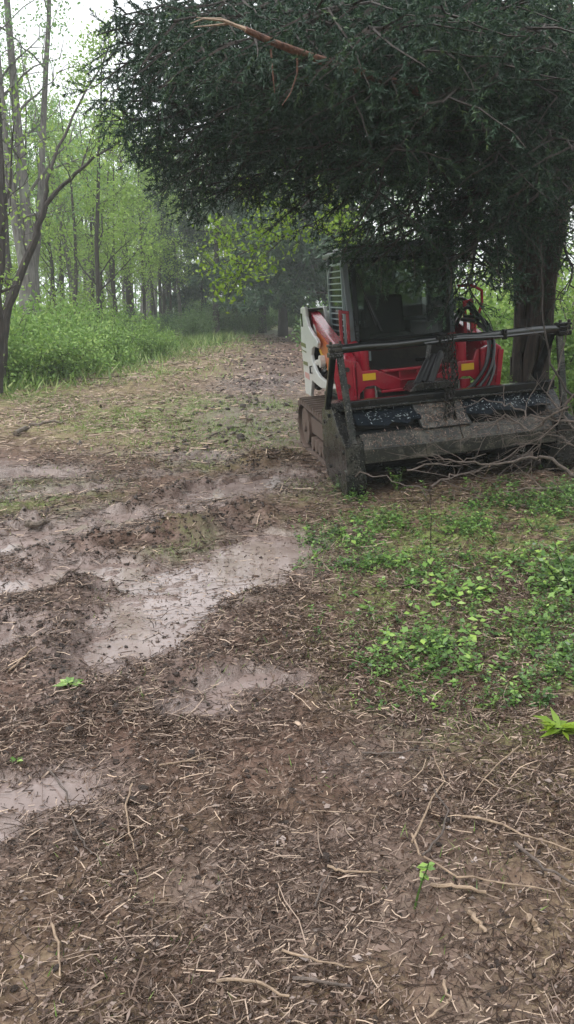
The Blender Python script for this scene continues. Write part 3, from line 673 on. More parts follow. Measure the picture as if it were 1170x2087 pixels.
SH = [(10, 795, 15.2, shB, 1.0, 'low bright green shrub at the left frame edge'), (95, 775, 16.5, shB, 1.0, None), (170, 755, 18.2, shB, 1.0, None), (240, 735, 20.5, shB, 1.0, None), (300, 722, 23, shB, .75, None), (345, 712, 26, shB, .6, 'last bright shrub before the track, beyond the grass strip'),
      (45, 770, 17.5, shA, 1.1, None), (130, 750, 19.5, shA, 1.1, None), (210, 735, 22, shA, 1.1, None), (285, 715, 26, shA, .75, None), (-40, 790, 16, shA, 1.1, None),
      (20, 740, 20.5, shC, 1.0, None), (110, 735, 23, shC, 1.0, None), (190, 720, 26, shC, .95, None), (255, 710, 29, shD, .8, None), (330, 702, 32, shD, .65, None), (70, 725, 27, shC, 1.2, None), (160, 715, 31, shC, 1.2, None), (-60, 740, 21, shC, 1.1, None), (235, 705, 34, shC, 1.1, None)]
for (px, py, D_, pr, sc, lab) in SH:
    p = at(px, py, D_); place(pr, 'shrub', (p.x, p.y, gb(p.x, p.y)), rnd.uniform(0, 6.3), sc * .86 * rnd.uniform(.8, 1.15), lab or 'leafy green shrub in the thicket left of the track', 'shrub', None if lab else SG)
SG2 = 'dim shrubs at the far end of the track'
for (px, D_, pr, sc) in [(395, 34, shD, .8), (430, 38, shD, .9), (470, 41, shD, .8), (505, 39, shD, .7), (540, 44, shD, .8), (610, 43, shD, .9), (640, 40, shD, .8), (450, 46, shA, 1.0), (520, 48, shD, 1.2), (380, 44, shD, 1.1), (590, 50, shD, 1.2), (415, 50, shD, 1.3), (655, 30, shD, .7), (560, 52, shA, 1.2), (480, 53, shA, 1.2)]:
    p = at(px, 690, D_); place(pr, 'shrub', (p.x, p.y, gb(p.x, p.y)), rnd.uniform(0, 6.3), sc * rnd.uniform(.9, 1.1), 'dim low shrub where the track meets the far woods', 'shrub', SG2)
SG3 = 'shrubs behind the loader on the right'
for (x0, y0, pr, sc) in [(3.1, 13.5, shA, .9), (4.0, 12.4, shB, 1.0), (4.6, 14.5, shC, 1.0), (3.6, 16.5, shC, 1.0), (5.4, 12.8, shA, 1.0), (5.0, 17.5, shA, 1.1), (2.6, 17, shB, 1.1), (6.3, 15.5, shC, 1.1), (4.3, 10.9, shB, .75), (5.1, 10.8, shB, .9), (3.4, 11.6, shB, .75), (6.6, 11.8, shA, 1.0), (7.5, 19, shC, 1.2), (3.3, 21, shC, 1.2), (5.6, 22, shC, 1.2), (1.4, 19, shD, .9), (4.4, 8.6, shB, .6), (8.5, 15, shA, 1.2), (4.9, 9.6, shA, .7), (2.62, 9.5, shB, .45), (3.25, 9.3, shB, .5), (3.7, 9.0, shB, .5)]:
    place(pr, 'shrub', (x0, y0, gb(x0, y0)), rnd.uniform(0, 6.3), sc * rnd.uniform(.9, 1.1), 'bright green shrub in the thicket behind the loader and cedar trunk', 'shrub', SG3)

# far woods: one mass behind everything, joined with an added unseen ring
rng = np.random.default_rng(8)
n = 60000
fx = rng.uniform(-62, 62, n); fy = rng.uniform(54, 76, n); fz = rng.random(n) ** 1.2 * 12
keep = fbm(fx * .35 + 20, fz * .45 + fy * .2, 3) > .40 + .10 * (fz / 12)
fx, fy, fz = fx[keep], fy[keep], fz[keep]
V, Fc = leaf_mesh(np.c_[fx, fy, fz], rng.normal(size=(len(fx), 3)), rng.uniform(.25, .5, len(fx)), rng.uniform(.14, .3, len(fx)), rng)
nb = 34000; ba = rng.uniform(math.pi * .93, math.pi * 2.07, nb); br_ = rng.uniform(17, 25, nb)   # unseen leaf ring added behind and beside to darken reflections on the machine
bz = rng.random(nb) ** 1.1 * 12; bx = np.cos(ba) * br_ * 1.15; by = np.sin(ba) * br_ + 2; kb = fbm(ba * 9, bz * .4, 3) > .36; bx, by, bz = bx[kb], by[kb], bz[kb]
Vb, Fb = leaf_mesh(np.c_[bx, by, bz], rng.normal(size=(len(bx), 3)), rng.uniform(.5, .9, len(bx)), rng.uniform(.3, .5, len(bx)), rng)
tn = np.clip(fbm(fx * .2, fz * .3 + fy, 3) * 1.2 - .1 + rng.normal(size=len(fx)) * .15, 0, 1)
V, Fc, tn = join([(V, Fc, tn), (Vb, Fb, rng.random(len(bx)) * .3)])
far = np_mesh('far_woods_and_shade_ring', V, Fc, M_spring2, tint=tn); tag(far, 'pale hazy mass of spring leaves closing off the far woods, plus an unseen leaf ring added to block sky light', 'woods', kind='stuff')
mb = MB()
for k in range(170):
    x0 = rng.uniform(-60, 60); y0 = rng.uniform(52, 74); mb.tube(wander((x0, y0, -.3), (rng.normal() * .04, 0, 1), rng.uniform(8, 13), 5, rng, .03), taper(rng.uniform(.06, .2), .03, 6), 6, False)
tag(mb.build('far_trunks', M_bark_grey), 'crowd of faint grey trunks within the far hazy woods', 'woods', kind='stuff')

# ------------------------------------------------------------------ the machine's frame: u = right in the picture, v = rearwards, w = up
MW = Matrix.Translation((1.49, 6.62, .125)) @ Matrix.Rotation(R(9.75), 4, 'Z') @ Matrix.Rotation(R(-4.75), 4, 'Y')
def machine_empty(name, off, label, cat):
    o = bpy.data.objects.new(name, None); C.objects.link(o); o.empty_display_size = .3
    o.matrix_world = MW @ Matrix.Translation(off); return tag(o, label, cat)
LO = (0, 1.9, -.06)
loader = machine_empty('compact_track_loader', LO, 'red and white compact track loader with dark glazed cab under the cedar', 'track loader')
LINK = {'arm_leg', 'leg_edge', 'leg_rib', 'tilt_bracket', 'warning_sticker', 'tilt_cylinder', 'cylinder_rod_end', 'pin', 'bolt', 'crossbar', 'rib', 'rail', 'hose'}
def P(mb, name, mat, parent=None, smooth=False, bevel=.006):
    return mb.build(name, mat, parent or loader, smooth, bevel, (LO[0] + (.07 if name in LINK else 0), LO[1], LO[2]))

# tracks
def stadium(c0, r0, c1, r1, n=14):
    pts = []
    for k in range(n + 1):
        a = -math.pi / 2 - math.pi * k / n; pts.append((c0[0] + r0 * math.cos(a), c0[1] + r0 * math.sin(a)))
    for k in range(n + 1):
        a = math.pi / 2 - math.pi * k / n; pts.append((c1[0] + r1 * math.cos(a), c1[1] + r1 * math.sin(a)))
    return pts
lug_me = None
for sgn in (-1, 1):
    c = .755 * sgn; hw = .16
    prof = stadium((1.27, .19), .24, (2.36, .21), .27)
    n = len(prof); mb = MB(); cx = sum(q[0] for q in prof) / n; cw = sum(q[1] for q in prof) / n
    inn = stadium((1.27, .19), .205, (2.36, .21), .235)
    vs = [(c - hw, a, b_) for a, b_ in prof] + [(c + hw, a, b_) for a, b_ in prof] + [(c - hw, a, b_) for a, b_ in inn] + [(c + hw, a, b_) for a, b_ in inn]
    fs = []
    for i in range(n):
        j = (i + 1) % n
        fs += [(i, j, n + j, n + i), (2 * n + i, 3 * n + i, 3 * n + j, 2 * n + j), (i, 2 * n + i, 2 * n + j, j), (n + i, n + j, 3 * n + j, 3 * n + i)]
    mb.add(vs, fs); trk = P(mb, 'track', M_rubber, smooth=True, bevel=0)
    # lugs along the loop
    Lp = []; per = 0
    for i in range(n):
        a = Vector(prof[i]); b_ = Vector(prof[(i + 1) % n]); Lp.append((per, a, b_)); per += (b_ - a).length
    nl = 32
    for k in range(nl):
        s = per * k / nl
        for (s0, a, b_) in reversed(Lp):
            if s >= s0: break
        q = a + (b_ - a).normalized() * (s - s0); tdir = (b_ - a).normalized(); nrm = Vector((-tdir.y, tdir.x))
        if (q - Vector((cx, cw))).dot(nrm) < 0: nrm = -nrm
        if lug_me is None:
            lb = MB(); lb.prism([(-.03, -.01), (.03, -.01), (.018, .038), (-.018, .038)], -hw - .004, hw + .004)
            lo_ = lb.build('lug', M_rubber); lug_me = lo_.data; bpy.data.objects.remove(lo_)
        lg = bpy.data.objects.new('lug', lug_me); C.objects.link(lg); lg.parent = trk
        lg.location = (c - LO[0], q.x - LO[1], q.y - LO[2]); lg.rotation_euler = (math.atan2(nrm.y, nrm.x) - math.pi / 2, 0, 0)
    mb = MB(); mb.box((c - .10, 1.3, .16), (c + .10, 2.3, .33)); P(mb, 'track_frame', M_rubber)
    for (vv, ww, rr) in ((2.36, .21, .20), (1.27, .19, .17)):
        mb = MB(); mb.tube([(c - .13, vv, ww), (c + .13, vv, ww)], rr, 18); mb.tube([(c - .15, vv, ww), (c + .15, vv, ww)], .07, 10)
        P(mb, 'sprocket' if vv > 2 else 'idler_wheel', M_rubber, smooth=True)
    for vv in (1.5, 1.68, 1.86, 2.04):
        mb = MB(); mb.tube([(c - .13, vv, .06), (c + .13, vv, .06)], .075, 12); P(mb, 'roller', M_rubber, smooth=True)
# chassis and engine bay
mb = MB(); mb.box((-.57, 1.12, .14), (.57, 2.75, .52)); P(mb, 'chassis', M_darkp, bevel=.02)
mb = MB(); mb.prism([(2.32, .5), (2.85, .5), (2.85, 1.30), (2.70, 1.40), (2.32, 1.40)], -.52, .52); P(mb, 'engine_hood', M_white, bevel=.02)
# cab
cab = MB()
for sgn in (-1, 1):
    cab.bar((.50 * sgn, 1.52, .98), (.535 * sgn, 1.60, 1.92), .055, .06, up=(0, 1, 0))
    cab.bar((.53 * sgn, 2.24, .95), (.535 * sgn, 2.22, 1.92), .055, .06, up=(0, 1, 0))
    cab.bar((.50 * sgn, 1.52, 1.0), (.53 * sgn, 2.24, 1.0), .05, .06)
cab.bar((-.5, 1.60, 1.90), (.5, 1.60, 1.90), .05, .07); cab.bar((-.5, 2.22, 1.90), (.5, 2.22, 1.90), .05, .07); cab.bar((-.5, 2.24, 1.2), (.5, 2.24, 1.2), .05, .10)
cabo = P(cab, 'cab_frame', M_cabgrey)
mb = MB(); mb.prismv([(-.58, 1.93), (.58, 1.93), (.58, 1.97), (.48, 2.02), (-.48, 2.02), (-.58, 1.97)], 1.50, 2.34); P(mb, 'roof', M_cabgrey, bevel=.012)
mb = MB(); mb.box((-.48, 1.46, .70), (.48, 1.53, 1.10)); low = P(mb, 'front_panel', M_darkp, bevel=.012)
mb = MB(); mb.box((.10, 1.44, .88), (.26, 1.457, .915)); P(mb, 'step_grip', M_black, low)
mb = MB(); mb.bar((-.36, 1.45, .93), (-.36, 1.45, 1.02), .018, .012, up=(0, 1, 0)); P(mb, 'latch', M_grille, low, bevel=0)
door = MB(); y0 = 1.49
def fp(u, w): return (u, 1.49 + .085 * (w - 1.0) / .92, w)
for a, b_ in (((-.46, 1.11), (-.46, 1.87)), ((.46, 1.11), (.46, 1.87)), ((-.46, 1.87), (.46, 1.87)), ((-.46, 1.11), (.46, 1.11))):
    door.bar(fp(*a), fp(*b_), .05, .03, up=(0, 1, 0))
dr = P(door, 'door', M_black, bevel=.008)
g = MB(); g.add([fp(-.45, 1.12), fp(.45, 1.12), fp(.45, 1.86), fp(-.45, 1.86), *[(q[0], q[1] + .006, q[2]) for q in (fp(-.45, 1.12), fp(.45, 1.12), fp(.45, 1.86), fp(-.45, 1.86))]],
                [(0, 1, 2, 3), (7, 6, 5, 4), (0, 4, 5, 1), (1, 5, 6, 2), (2, 6, 7, 3), (3, 7, 4, 0)]); P(g, 'windscreen', M_glass, dr, bevel=0)
wp = MB(); f1 = [Vector(fp(-.42, 1.76)), Vector(fp(-.36, 1.55)), Vector(fp(-.27, 1.26))]; wp.tube([q - Vector((0, .03, 0)) for q in f1], .009, 6); wp.bar(Vector(fp(-.33, 1.50)) - Vector((0, .022, 0)), Vector(fp(-.22, 1.20)) - Vector((0, .022, 0)), .012, .02, up=(0, 1, 0)); P(wp, 'wiper', M_hose, dr, bevel=0)
for sgn in (-1, 1):     # barred side windows
    gm = MB(); u = .555 * sgn
    P0 = [(1.60, 1.06), (2.20, 1.06), (2.20, 1.74), (2.06, 1.86), (1.62, 1.86)]
    for k in range(5): gm.bar((u, *P0[k]), (u, *P0[(k + 1) % 5]), .022, .022, up=(1, 0, 0))
    sw = P(gm, 'side_grille', M_grille, bevel=0)
    for k in range(13):
        wv = 1.10 + .058 * k; e = 2.20 if wv < 1.74 else 2.20 - (wv - 1.74) * 1.16
        bm_ = MB(); bm_.bar((u, 1.61, wv), (u, e, wv), .010, .012); P(bm_, 'grille_bar', M_grille, sw, bevel=0)
    gm = MB(); gm.box((u - .012 - .018 * sgn, 1.62, 1.04), (u - .006 - .018 * sgn, 2.2, 1.86)); P(gm, 'side_glass', M_glass, sw, bevel=0)
mb = MB(); mb.box((-.46, 2.236, 1.28), (.46, 2.242, 1.84)); P(mb, 'rear_window', M_glass, bevel=0)
st = MB(); st.box((-.23, 1.78, .98), (.23, 2.12, 1.14)); st.prism([(2.06, 1.1), (2.16, 1.1), (2.20, 1.52), (2.12, 1.54)], -.21, .21)
P(st, 'seat', M_interior, bevel=.04)
jb = MB()
for sgn in (-1, 1): jb.box((sgn * .36 - .07, 1.68, .98), (sgn * .36 + .07, 2.15, 1.24)); jb.tube([(sgn * .35, 1.74, 1.2), (sgn * .34, 1.71, 1.40)], [.018, .026], 8)
P(jb, 'control_console', M_interior, bevel=.015)
mb = MB(); mb.box((-.48, 1.53, .95), (.48, 2.22, .985)); P(mb, 'cab_floor', M_interior)

# uprights, lift arms
def arc(c, r, a0, a1, n, ry=None):
    return [(c[0] + r * math.cos(R(a0 + (a1 - a0) * k / n)), c[1] + (ry or r) * math.sin(R(a0 + (a1 - a0) * k / n))) for k in range(n + 1)]
outer = [(2.66, .52), (2.68, .82), (2.71, 1.07), (2.64, 1.36), (2.60, 1.46), (2.36, 1.47), (2.34, 1.37), (2.24, 1.27), (2.05, 1.20), (1.86, 1.16), (1.80, 1.12), (1.84, 1.07),
         (1.98, 1.08), (2.12, 1.05), (2.18, .98), (2.13, .90), (2.01, .83), (1.84, .785), (1.60, .765), (1.30, .76), (1.02, .79), (1.0, .745), (1.37, .705), (1.80, .67), (2.02, .685), (2.24, .705), (2.34, .57), (2.37, .52)]
for sgn in (-1, 1):
    mb = MB(); a, b_ = sorted((sgn * .80, sgn * .765)); mb.prism(outer, a, b_); up = P(mb, 'upright_plate', M_white, bevel=.008)
    mb = MB(); a, b_ = sorted((sgn * .56, sgn * .595)); mb.prism([(2.60, .55), (2.74, 1.40), (2.70, 1.46), (2.36, 1.46), (2.30, 1.36), (2.22, .9), (2.22, .55)], a, b_); P(mb, 'inner_upright_plate', M_white, bevel=.008)
    mb = MB(); a, b_ = sorted((sgn * .765, sgn * .595)); mb.box((a + .002, 2.66, .6), (b_ - .002, 2.70, 1.40)); mb.box((a + .002, 2.38, 1.425), (b_ - .002, 2.70, 1.445)); P(mb, 'upright_back', M_darkp)
    if sgn < 0:
        for (poly, mt, nm) in (([(2.44, 1.035), (2.68, 1.05), (2.69, 1.09), (2.45, 1.08)], M_olive, 'olive_stripe'), ([(2.44, .985), (2.66, 1.0), (2.665, 1.012), (2.44, .998)], M_olive, 'thin_stripe'), ([(2.40, .845), (2.64, .85), (2.645, .885), (2.41, .885)], M_olive, 'dull_stripe'), ([(2.36, .70), (2.58, .71), (2.59, .77), (2.37, .765)], M_pink, 'faded_mark'),
                              ([(2.52, 1.26), (2.60, 1.26), (2.60, 1.40), (2.52, 1.40)], M_black, 'slot')):
            mb = MB(); mb.prism(poly, -.804, -.8005); P(mb, nm, mt, up, bevel=0)
        mb = MB(); mb.tube([(-.802, 2.18, .86), (-.822, 2.18, .86), (-.822, 2.18, .79), (-.802, 2.18, .79)], .010, 6); P(mb, 'hook', M_hose, up, bevel=0)
    # red lift arm
    armp = [(2.56, 1.33), (2.58, 1.40), (2.50, 1.425), (2.40, 1.41), (1.80, 1.24), (1.51, 1.17), (1.15, 1.085), (.98, 1.03), (.90, .85), (.86, .42), (1.02, .42), (1.06, .72), (1.30, .84), (1.60, .80), (1.77, .86), (2.11, 1.07), (2.28, 1.20)]
    a, b_ = sorted((sgn * .735, sgn * .625)); mb = MB(); mb.prism(armp, a, b_); arm = P(mb, 'lift_arm', M_red, bevel=.014)
    us = sgn * .7365
    for (poly, mt, nm) in (([(2.27, 1.21), (2.25, 1.30), (2.14, 1.24), (2.02, 1.03), (2.10, 1.075)], M_wdecal, 'white_decal'), ([(2.13, 1.24), (1.80, 1.17), (1.55, 1.10), (1.35, 1.00), (1.40, .87), (1.60, .82), (1.76, .87), (2.0, 1.01), (2.03, 1.06)], M_orange, 'orange_decal'), ([(2.04, 1.035), (1.96, 1.05), (1.72, .90), (1.76, .868)], M_yellow, 'yellow_decal')):
        mb = MB(); a, b_ = sorted((us, us + sgn * (.006 if mt is M_yellow else .003))); mb.prism(poly, a, b_); P(mb, nm, mt, arm, bevel=0)
    # silver cylinder eye and lift cylinder
    mb = MB(); mb.tube([(sgn * .70, 2.40, .62), (sgn * .70, 1.72, .90)], .05, 12); P(mb, 'lift_cylinder', M_black, smooth=True, bevel=0)
    mb = MB(); mb.tube([(sgn * .748, 2.14, .895), (sgn * .748, 1.80, .935)], .034, 12); mb.tube([(sgn * .79, 1.82, .935), (sgn * .74, 1.82, .935)], .062, 14); P(mb, 'cylinder_eye', M_wdecal, smooth=True, bevel=0)
    # hose guard on the arm: inverted U
    mb = MB(); mb.bar((sgn * .655, 1.36, 1.08), (sgn * .655, 1.36, 1.42), .03, .035, up=(0, 1, 0)); mb.bar((sgn * .585, 1.36, 1.06), (sgn * .585, 1.36, 1.40), .03, .035, up=(0, 1, 0)); mb.bar((sgn * .67, 1.36, 1.425), (sgn * .57, 1.36, 1.405), .034, .03)
    P(mb, 'hose_guard', M_red)
    mb = MB(); mb.box((min(sgn * .56, sgn * .40), 1.30, 1.085), (max(sgn * .56, sgn * .40), 1.40, 1.115)); P(mb, 'foot_pad', M_red, bevel=.01)
    # front leg of the arm and its bracket
    leg = MB(); leg.prismv([(sgn * .80, 1.0), (sgn * .74, 1.04), (sgn * .60, 1.00), (sgn * .585, .36), (sgn * .73, .36)][::sgn], .84, .90); P(leg, 'arm_leg', M_red, bevel=.012)
    leg = MB(); leg.bar((sgn * .79, .832, .98), (sgn * .715, .832, .38), .05, .014, up=(0, 1, 0)); P(leg, 'leg_edge', M_red)
    leg = MB(); leg.bar((sgn * .62, .835, .96), (sgn * .60, .835, .36), .02, .03, up=(0, 1, 0)); P(leg, 'leg_rib', M_red)
    br = MB(); br.prismv([(sgn * .585, 1.0), (sgn * .56, .98), (sgn * .53, .90), (sgn * .40, .90), (sgn * .18, .80), (sgn * .18, .70), (sgn * .36, .72), (sgn * .42, .76), (sgn * .50, .755), (sgn * .56, .70), (sgn * .575, .55), (sgn * .585, .55)][::sgn], .86, .90)
    bo = P(br, 'tilt_bracket', M_red, bevel=.008)
    mb = MB(); mb.box((min(sgn * .41, sgn * .53), .850, .815), (max(sgn * .41, sgn * .53), .8585, .875)); sk = P(mb, 'warning_sticker', M_yellow, bo, bevel=0)
    mb = MB(); mb.tube([(sgn * .47, 1.0, .89), (sgn * .49, 1.30, 1.10)], .055, 14); mb.tube([(sgn * .47, .99, .86), (sgn * .47, .99, 1.07)], .042, 12); P(mb, 'tilt_cylinder', M_red, smooth=True, bevel=0)
    mb = MB(); mb.tube([(sgn * .46, .92, .73), (sgn * .46, .90, .50)], .055, 14); P(mb, 'cylinder_rod_end', M_red, smooth=True, bevel=0)
    mb = MB(); mb.tube([(sgn * .40, .91, .76), (sgn * .40, .89, .50)], .014, 8); P(mb, 'pin', M_chrome, smooth=True, bevel=0)
    for ww in (.93, .78): mb = MB(); mb.tube([(sgn * .675, .842, ww), (sgn * .675, .825, ww)], .022, 10); P(mb, 'bolt', M_darkp, bevel=0)
# crossbar with ribs between the brackets
mb = MB(); mb.box((-.34, .93, .705), (.34, .97, .88)); mb.box((-.34, .87, .865), (.34, .97, .89)); mb.box((-.36, .85, .685), (.36, .97, .71)); xb = P(mb, 'crossbar', M_red, bevel=.006)
for u in (-.34, -.17, .0, .17, .34): mb = MB(); mb.box((u - .01, .88, .71), (u + .01, .932, .864)); P(mb, 'rib', M_red, xb, bevel=.004)
mb = MB(); mb.box((-.34, .885, .775), (.34, .93, .79)); P(mb, 'rail', M_red, xb, bevel=.004)
mb = MB(); mb.box((-.56, .93, .30), (.56, .98, .68)); P(mb, 'mount_plate', M_darkp)
# hoses on the right
def hose(pts, r, parent=None):
    q = [Vector(p) for p in pts]; o_ = []
    for k in range(len(q) - 1):
        a = q[max(k - 1, 0)]; b_ = q[k]; c_ = q[k + 1]; d_ = q[min(k + 2, len(q) - 1)]
        for u in (0, .2, .4, .6, .8):
            o_.append(.5 * ((2 * b_) + (c_ - a) * u + (2 * a - 5 * b_ + 4 * c_ - d_) * u * u + (3 * b_ - a - 3 * c_ + d_) * u ** 3))
    mb = MB(); mb.tube(o_ + [q[-1]], r, 8); return P(mb, 'hose', M_hose, parent, True, 0)
hose([(.60, 1.3, 1.25), (.66, 1.05, 1.22), (.68, .86, 1.08), (.62, .78, .86), (.47, .72, .70), (.30, .66, .62)], .019)
hose([(.63, 1.3, 1.28), (.71, 1.02, 1.24), (.72, .84, 1.06), (.66, .76, .84), (.52, .70, .68), (.36, .62, .62)], .016)
hose([(.56, 1.35, 1.2), (.60, 1.2, 1.36), (.66, 1.05, 1.30), (.70, .9, 1.12), (.70, .80, .82), (.60, .72, .66)], .017)
hose([(.58, 1.8, 1.1), (.66, 1.6, 1.42), (.70, 1.3, 1.38), (.68, 1.1, 1.24)], .020)
hose([(.62, 1.8, 1.05), (.72, 1.6, 1.36), (.72, 1.35, 1.32), (.70, 1.1, 1.18)], .018)
mb = MB(); mb.tube([(.70, 1.45, 1.10), (.80, 1.45, 1.38), (.80, 1.45, 1.50), (.70, 1.45, 1.56), (.62, 1.6, 1.56)], .016, 8); P(mb, 'bent_pipe', M_red, smooth=True, bevel=0)

# ------------------------------------------------------------------ mulching head
HO = (0, .45, 0)
head = machine_empty('mulching_head', HO, 'black mud-caked mulching head with push bar and hanging chains, mounted on the loader', 'mulcher')
def Q(mb, name, mat, parent=None, smooth=False, bevel=.006): return mb.build(name, mat, parent or head, smooth, bevel, HO)
sidep = [(.03, .02), (.0, .10), (.02, .40), (.22, .47), (.47, .67), (.60, .68), (.86, .60), (.92, .18), (.80, .0), (.60, -.03), (.2, -.03)]
for sgn in (-1, 1):
    a, b_ = sorted((sgn * 1.0, sgn * .965)); mb = MB(); mb.prism(sidep, a, b_); sp_ = Q(mb, 'side_plate', M_dirtysteel, bevel=.008)
    fl_ = MB(); pts = [(.0, .06), (.015, .40), (.22, .475), (.47, .68), (.60, .69)]
    for k in range(4):
        a = Vector((sgn * .925, pts[k][0] - .012, pts[k][1] + .006)); b2_ = Vector((sgn * .925, pts[k + 1][0] - .012, pts[k + 1][1] + .006)); fl_.bar(a, b2_, .155, .022, up=(0, -1, 1) if k else (0, 1, 0))
    Q(fl_, 'flange', M_dirtysteel, sp_, bevel=.004)
    mb = MB(); mb.prism([(-.015, .03), (-.02, .09), (.0, .2), (.06, .2), (.3, .02), (.3, -.035), (.04, -.035)], *sorted((sgn * 1.012, sgn * .84))); Q(mb, 'skid_shoe', M_dirtysteel, sp_, bevel=.01)
    for (vv, ww) in ((.08, .34), (.3, .44), (.55, .58), (.75, .5), (.3, .12), (.62, .12)):
        mb = MB(); mb.tube([(sgn * 1.0, vv, ww), (sgn * 1.014, vv, ww)], .018, 8); Q(mb, 'bolt', M_dirtysteel, sp_, bevel=0)
# hood behind: dark curved shell
sh = []
for k in range(9): a = R(95 + 22 * k - 60); sh.append((.46 - .42 * math.cos(a) * -1, .24 + .40 * math.sin(a)))
shell = [(.30, .66)] + [(.46 + .42 * math.cos(R(90 - 22 * k)), .26 + .40 * math.sin(R(90 - 22 * k))) for k in range(7)]
mb = MB(); n = len(shell); vs = [(-.96, a, b_) for a, b_ in shell] + [(.96, a, b_) for a, b_ in shell]; mb.add(vs, [(i, i + 1, n + i + 1, n + i) for i in range(n - 1)])
o = Q(mb, 'hood', M_black, bevel=0); sm = o.modifiers.new('thick', 'SOLIDIFY'); sm.thickness = .015; sm.offset = 1
# top beam
mb = MB(); mb.box((-.93, .27, .655), (.96, .36, .725)); bm2 = Q(mb, 'top_beam', M_black, bevel=.008)
mb = MB(); mb.box((-.93, .235, .652), (.96, .268, .668)); Q(mb, 'beam_lip', M_dirtysteel, bm2, bevel=.003)
mb = MB(); mb.prismv([(.72, .727), (.80, .727), (.745, .80)], .30, .33); Q(mb, 'gusset', M_dirtysteel, bm2, bevel=.003)
# sloping deck plates with a notched flap, and the central cover
def deck(u0, u1, notch):
    top = (.30, .645); bot = (.145, .545)
    mb = MB(); us = [u0] + notch + [u1]; vs = []; 
    k = len(us)
    row = [(u, *top) for u in us]; low_ = []
    for i, u in enumerate(us):
        dz = 0 if i % 2 == 0 or i in (0, k - 1) else -.03
        low_.append((u, bot[0] - (.02 if dz else 0), bot[1] + dz))
    vs = row + low_ + [(a, b_ + .012, c_ - .014) for a, b_, c_ in row + low_]
    fs = []
    for i in range(k - 1): fs += [(i, k + i, k + i + 1, i + 1), (2 * k + i, 2 * k + i + 1, 3 * k + i + 1, 3 * k + i), (k + i, 3 * k + i, 3 * k + i + 1, k + i + 1)]
    mb.add(vs, fs); return Q(mb, 'deck_plate', M_deck, bevel=0)
d1 = deck(-.86, -.30, [-.60, -.55, -.42, -.38]); d2 = deck(.10, .86, [.3, .36, .6, .66])
mb = MB(); mb.add([(-.34, .26, .655), (.07, .26, .655), (.13, .10, .46), (-.30, .10, .46), (-.34, .30, .64), (.07, .30, .64), (.13, .16, .44), (-.30, .16, .44)], [(0, 3, 2, 1), (4, 5, 6, 7), (0, 1, 5, 4), (1, 2, 6, 5), (2, 3, 7, 6), (3, 0, 4, 7)]); Q(mb, 'center_cover', M_cover, bevel=.006)
# dark slot under the deck, then the front panels
mb = MB(); mb.box((-.86, .24, .40), (.86, .26, .56)); Q(mb, 'slot_back', M_black)
def slab(name, u0, u1, a, b_, th, mat):
    mb = MB(); (va, wa), (vb, wb) = a, b_; dv, dw = vb - va, wb - wa; L_ = math.hypot(dv, dw); nv, nw = -dw / L_ * th, dv / L_ * th
    if nv < 0: nv, nw = -nv, -nw
    mb.prism([(va, wa), (vb, wb), (vb + nv, wb + nw), (va + nv, wa + nw)], u0, u1); return Q(mb, name, mat, bevel=.005)
slab('front_panel', -.845, .02, (.135, .465), (.035, .345), .02, M_panel)
slab('front_panel', .03, .845, (.140, .460), (.040, .343), .02, M_panel)
slab('lower_panel', -.845, .845, (.028, .352), (.022, .235), .022, M_panel)
slab('upper_lip', -.845, .845, (.20, .475), (.13, .470), .015, M_black)
for u in (-.3, .5): mb = MB(); mb.bar((u, .02, .24), (u, .02, .345), .014, .012, up=(0, 1, 0)); Q(mb, 'weld_seam', M_panel, bevel=0)
# rotor with teeth
mb = MB(); mb.tube([(-.95, .42, .20), (.95, .42, .20)], .135, 20); ro = Q(mb, 'rotor', M_black, smooth=True, bevel=0)
tooth = None
for k in range(30):
    u = -.90 + 1.8 * k / 29; a = R(k * 137.5)
    if tooth is None:
        tb_ = MB(); tb_.prism([(-.03, 0), (.03, 0), (.022, .05), (-.012, .07)], -.02, .02); to = tb_.build('tooth', M_dirtysteel); tooth = to.data; bpy.data.objects.remove(to)
    to = bpy.data.objects.new('tooth', tooth); C.objects.link(to); to.parent = ro
    to.location = (u - HO[0], .42 + .13 * math.cos(a) - HO[1], .20 + .13 * math.sin(a) - HO[2]); to.rotation_euler = (a - math.pi / 2, 0, 0)
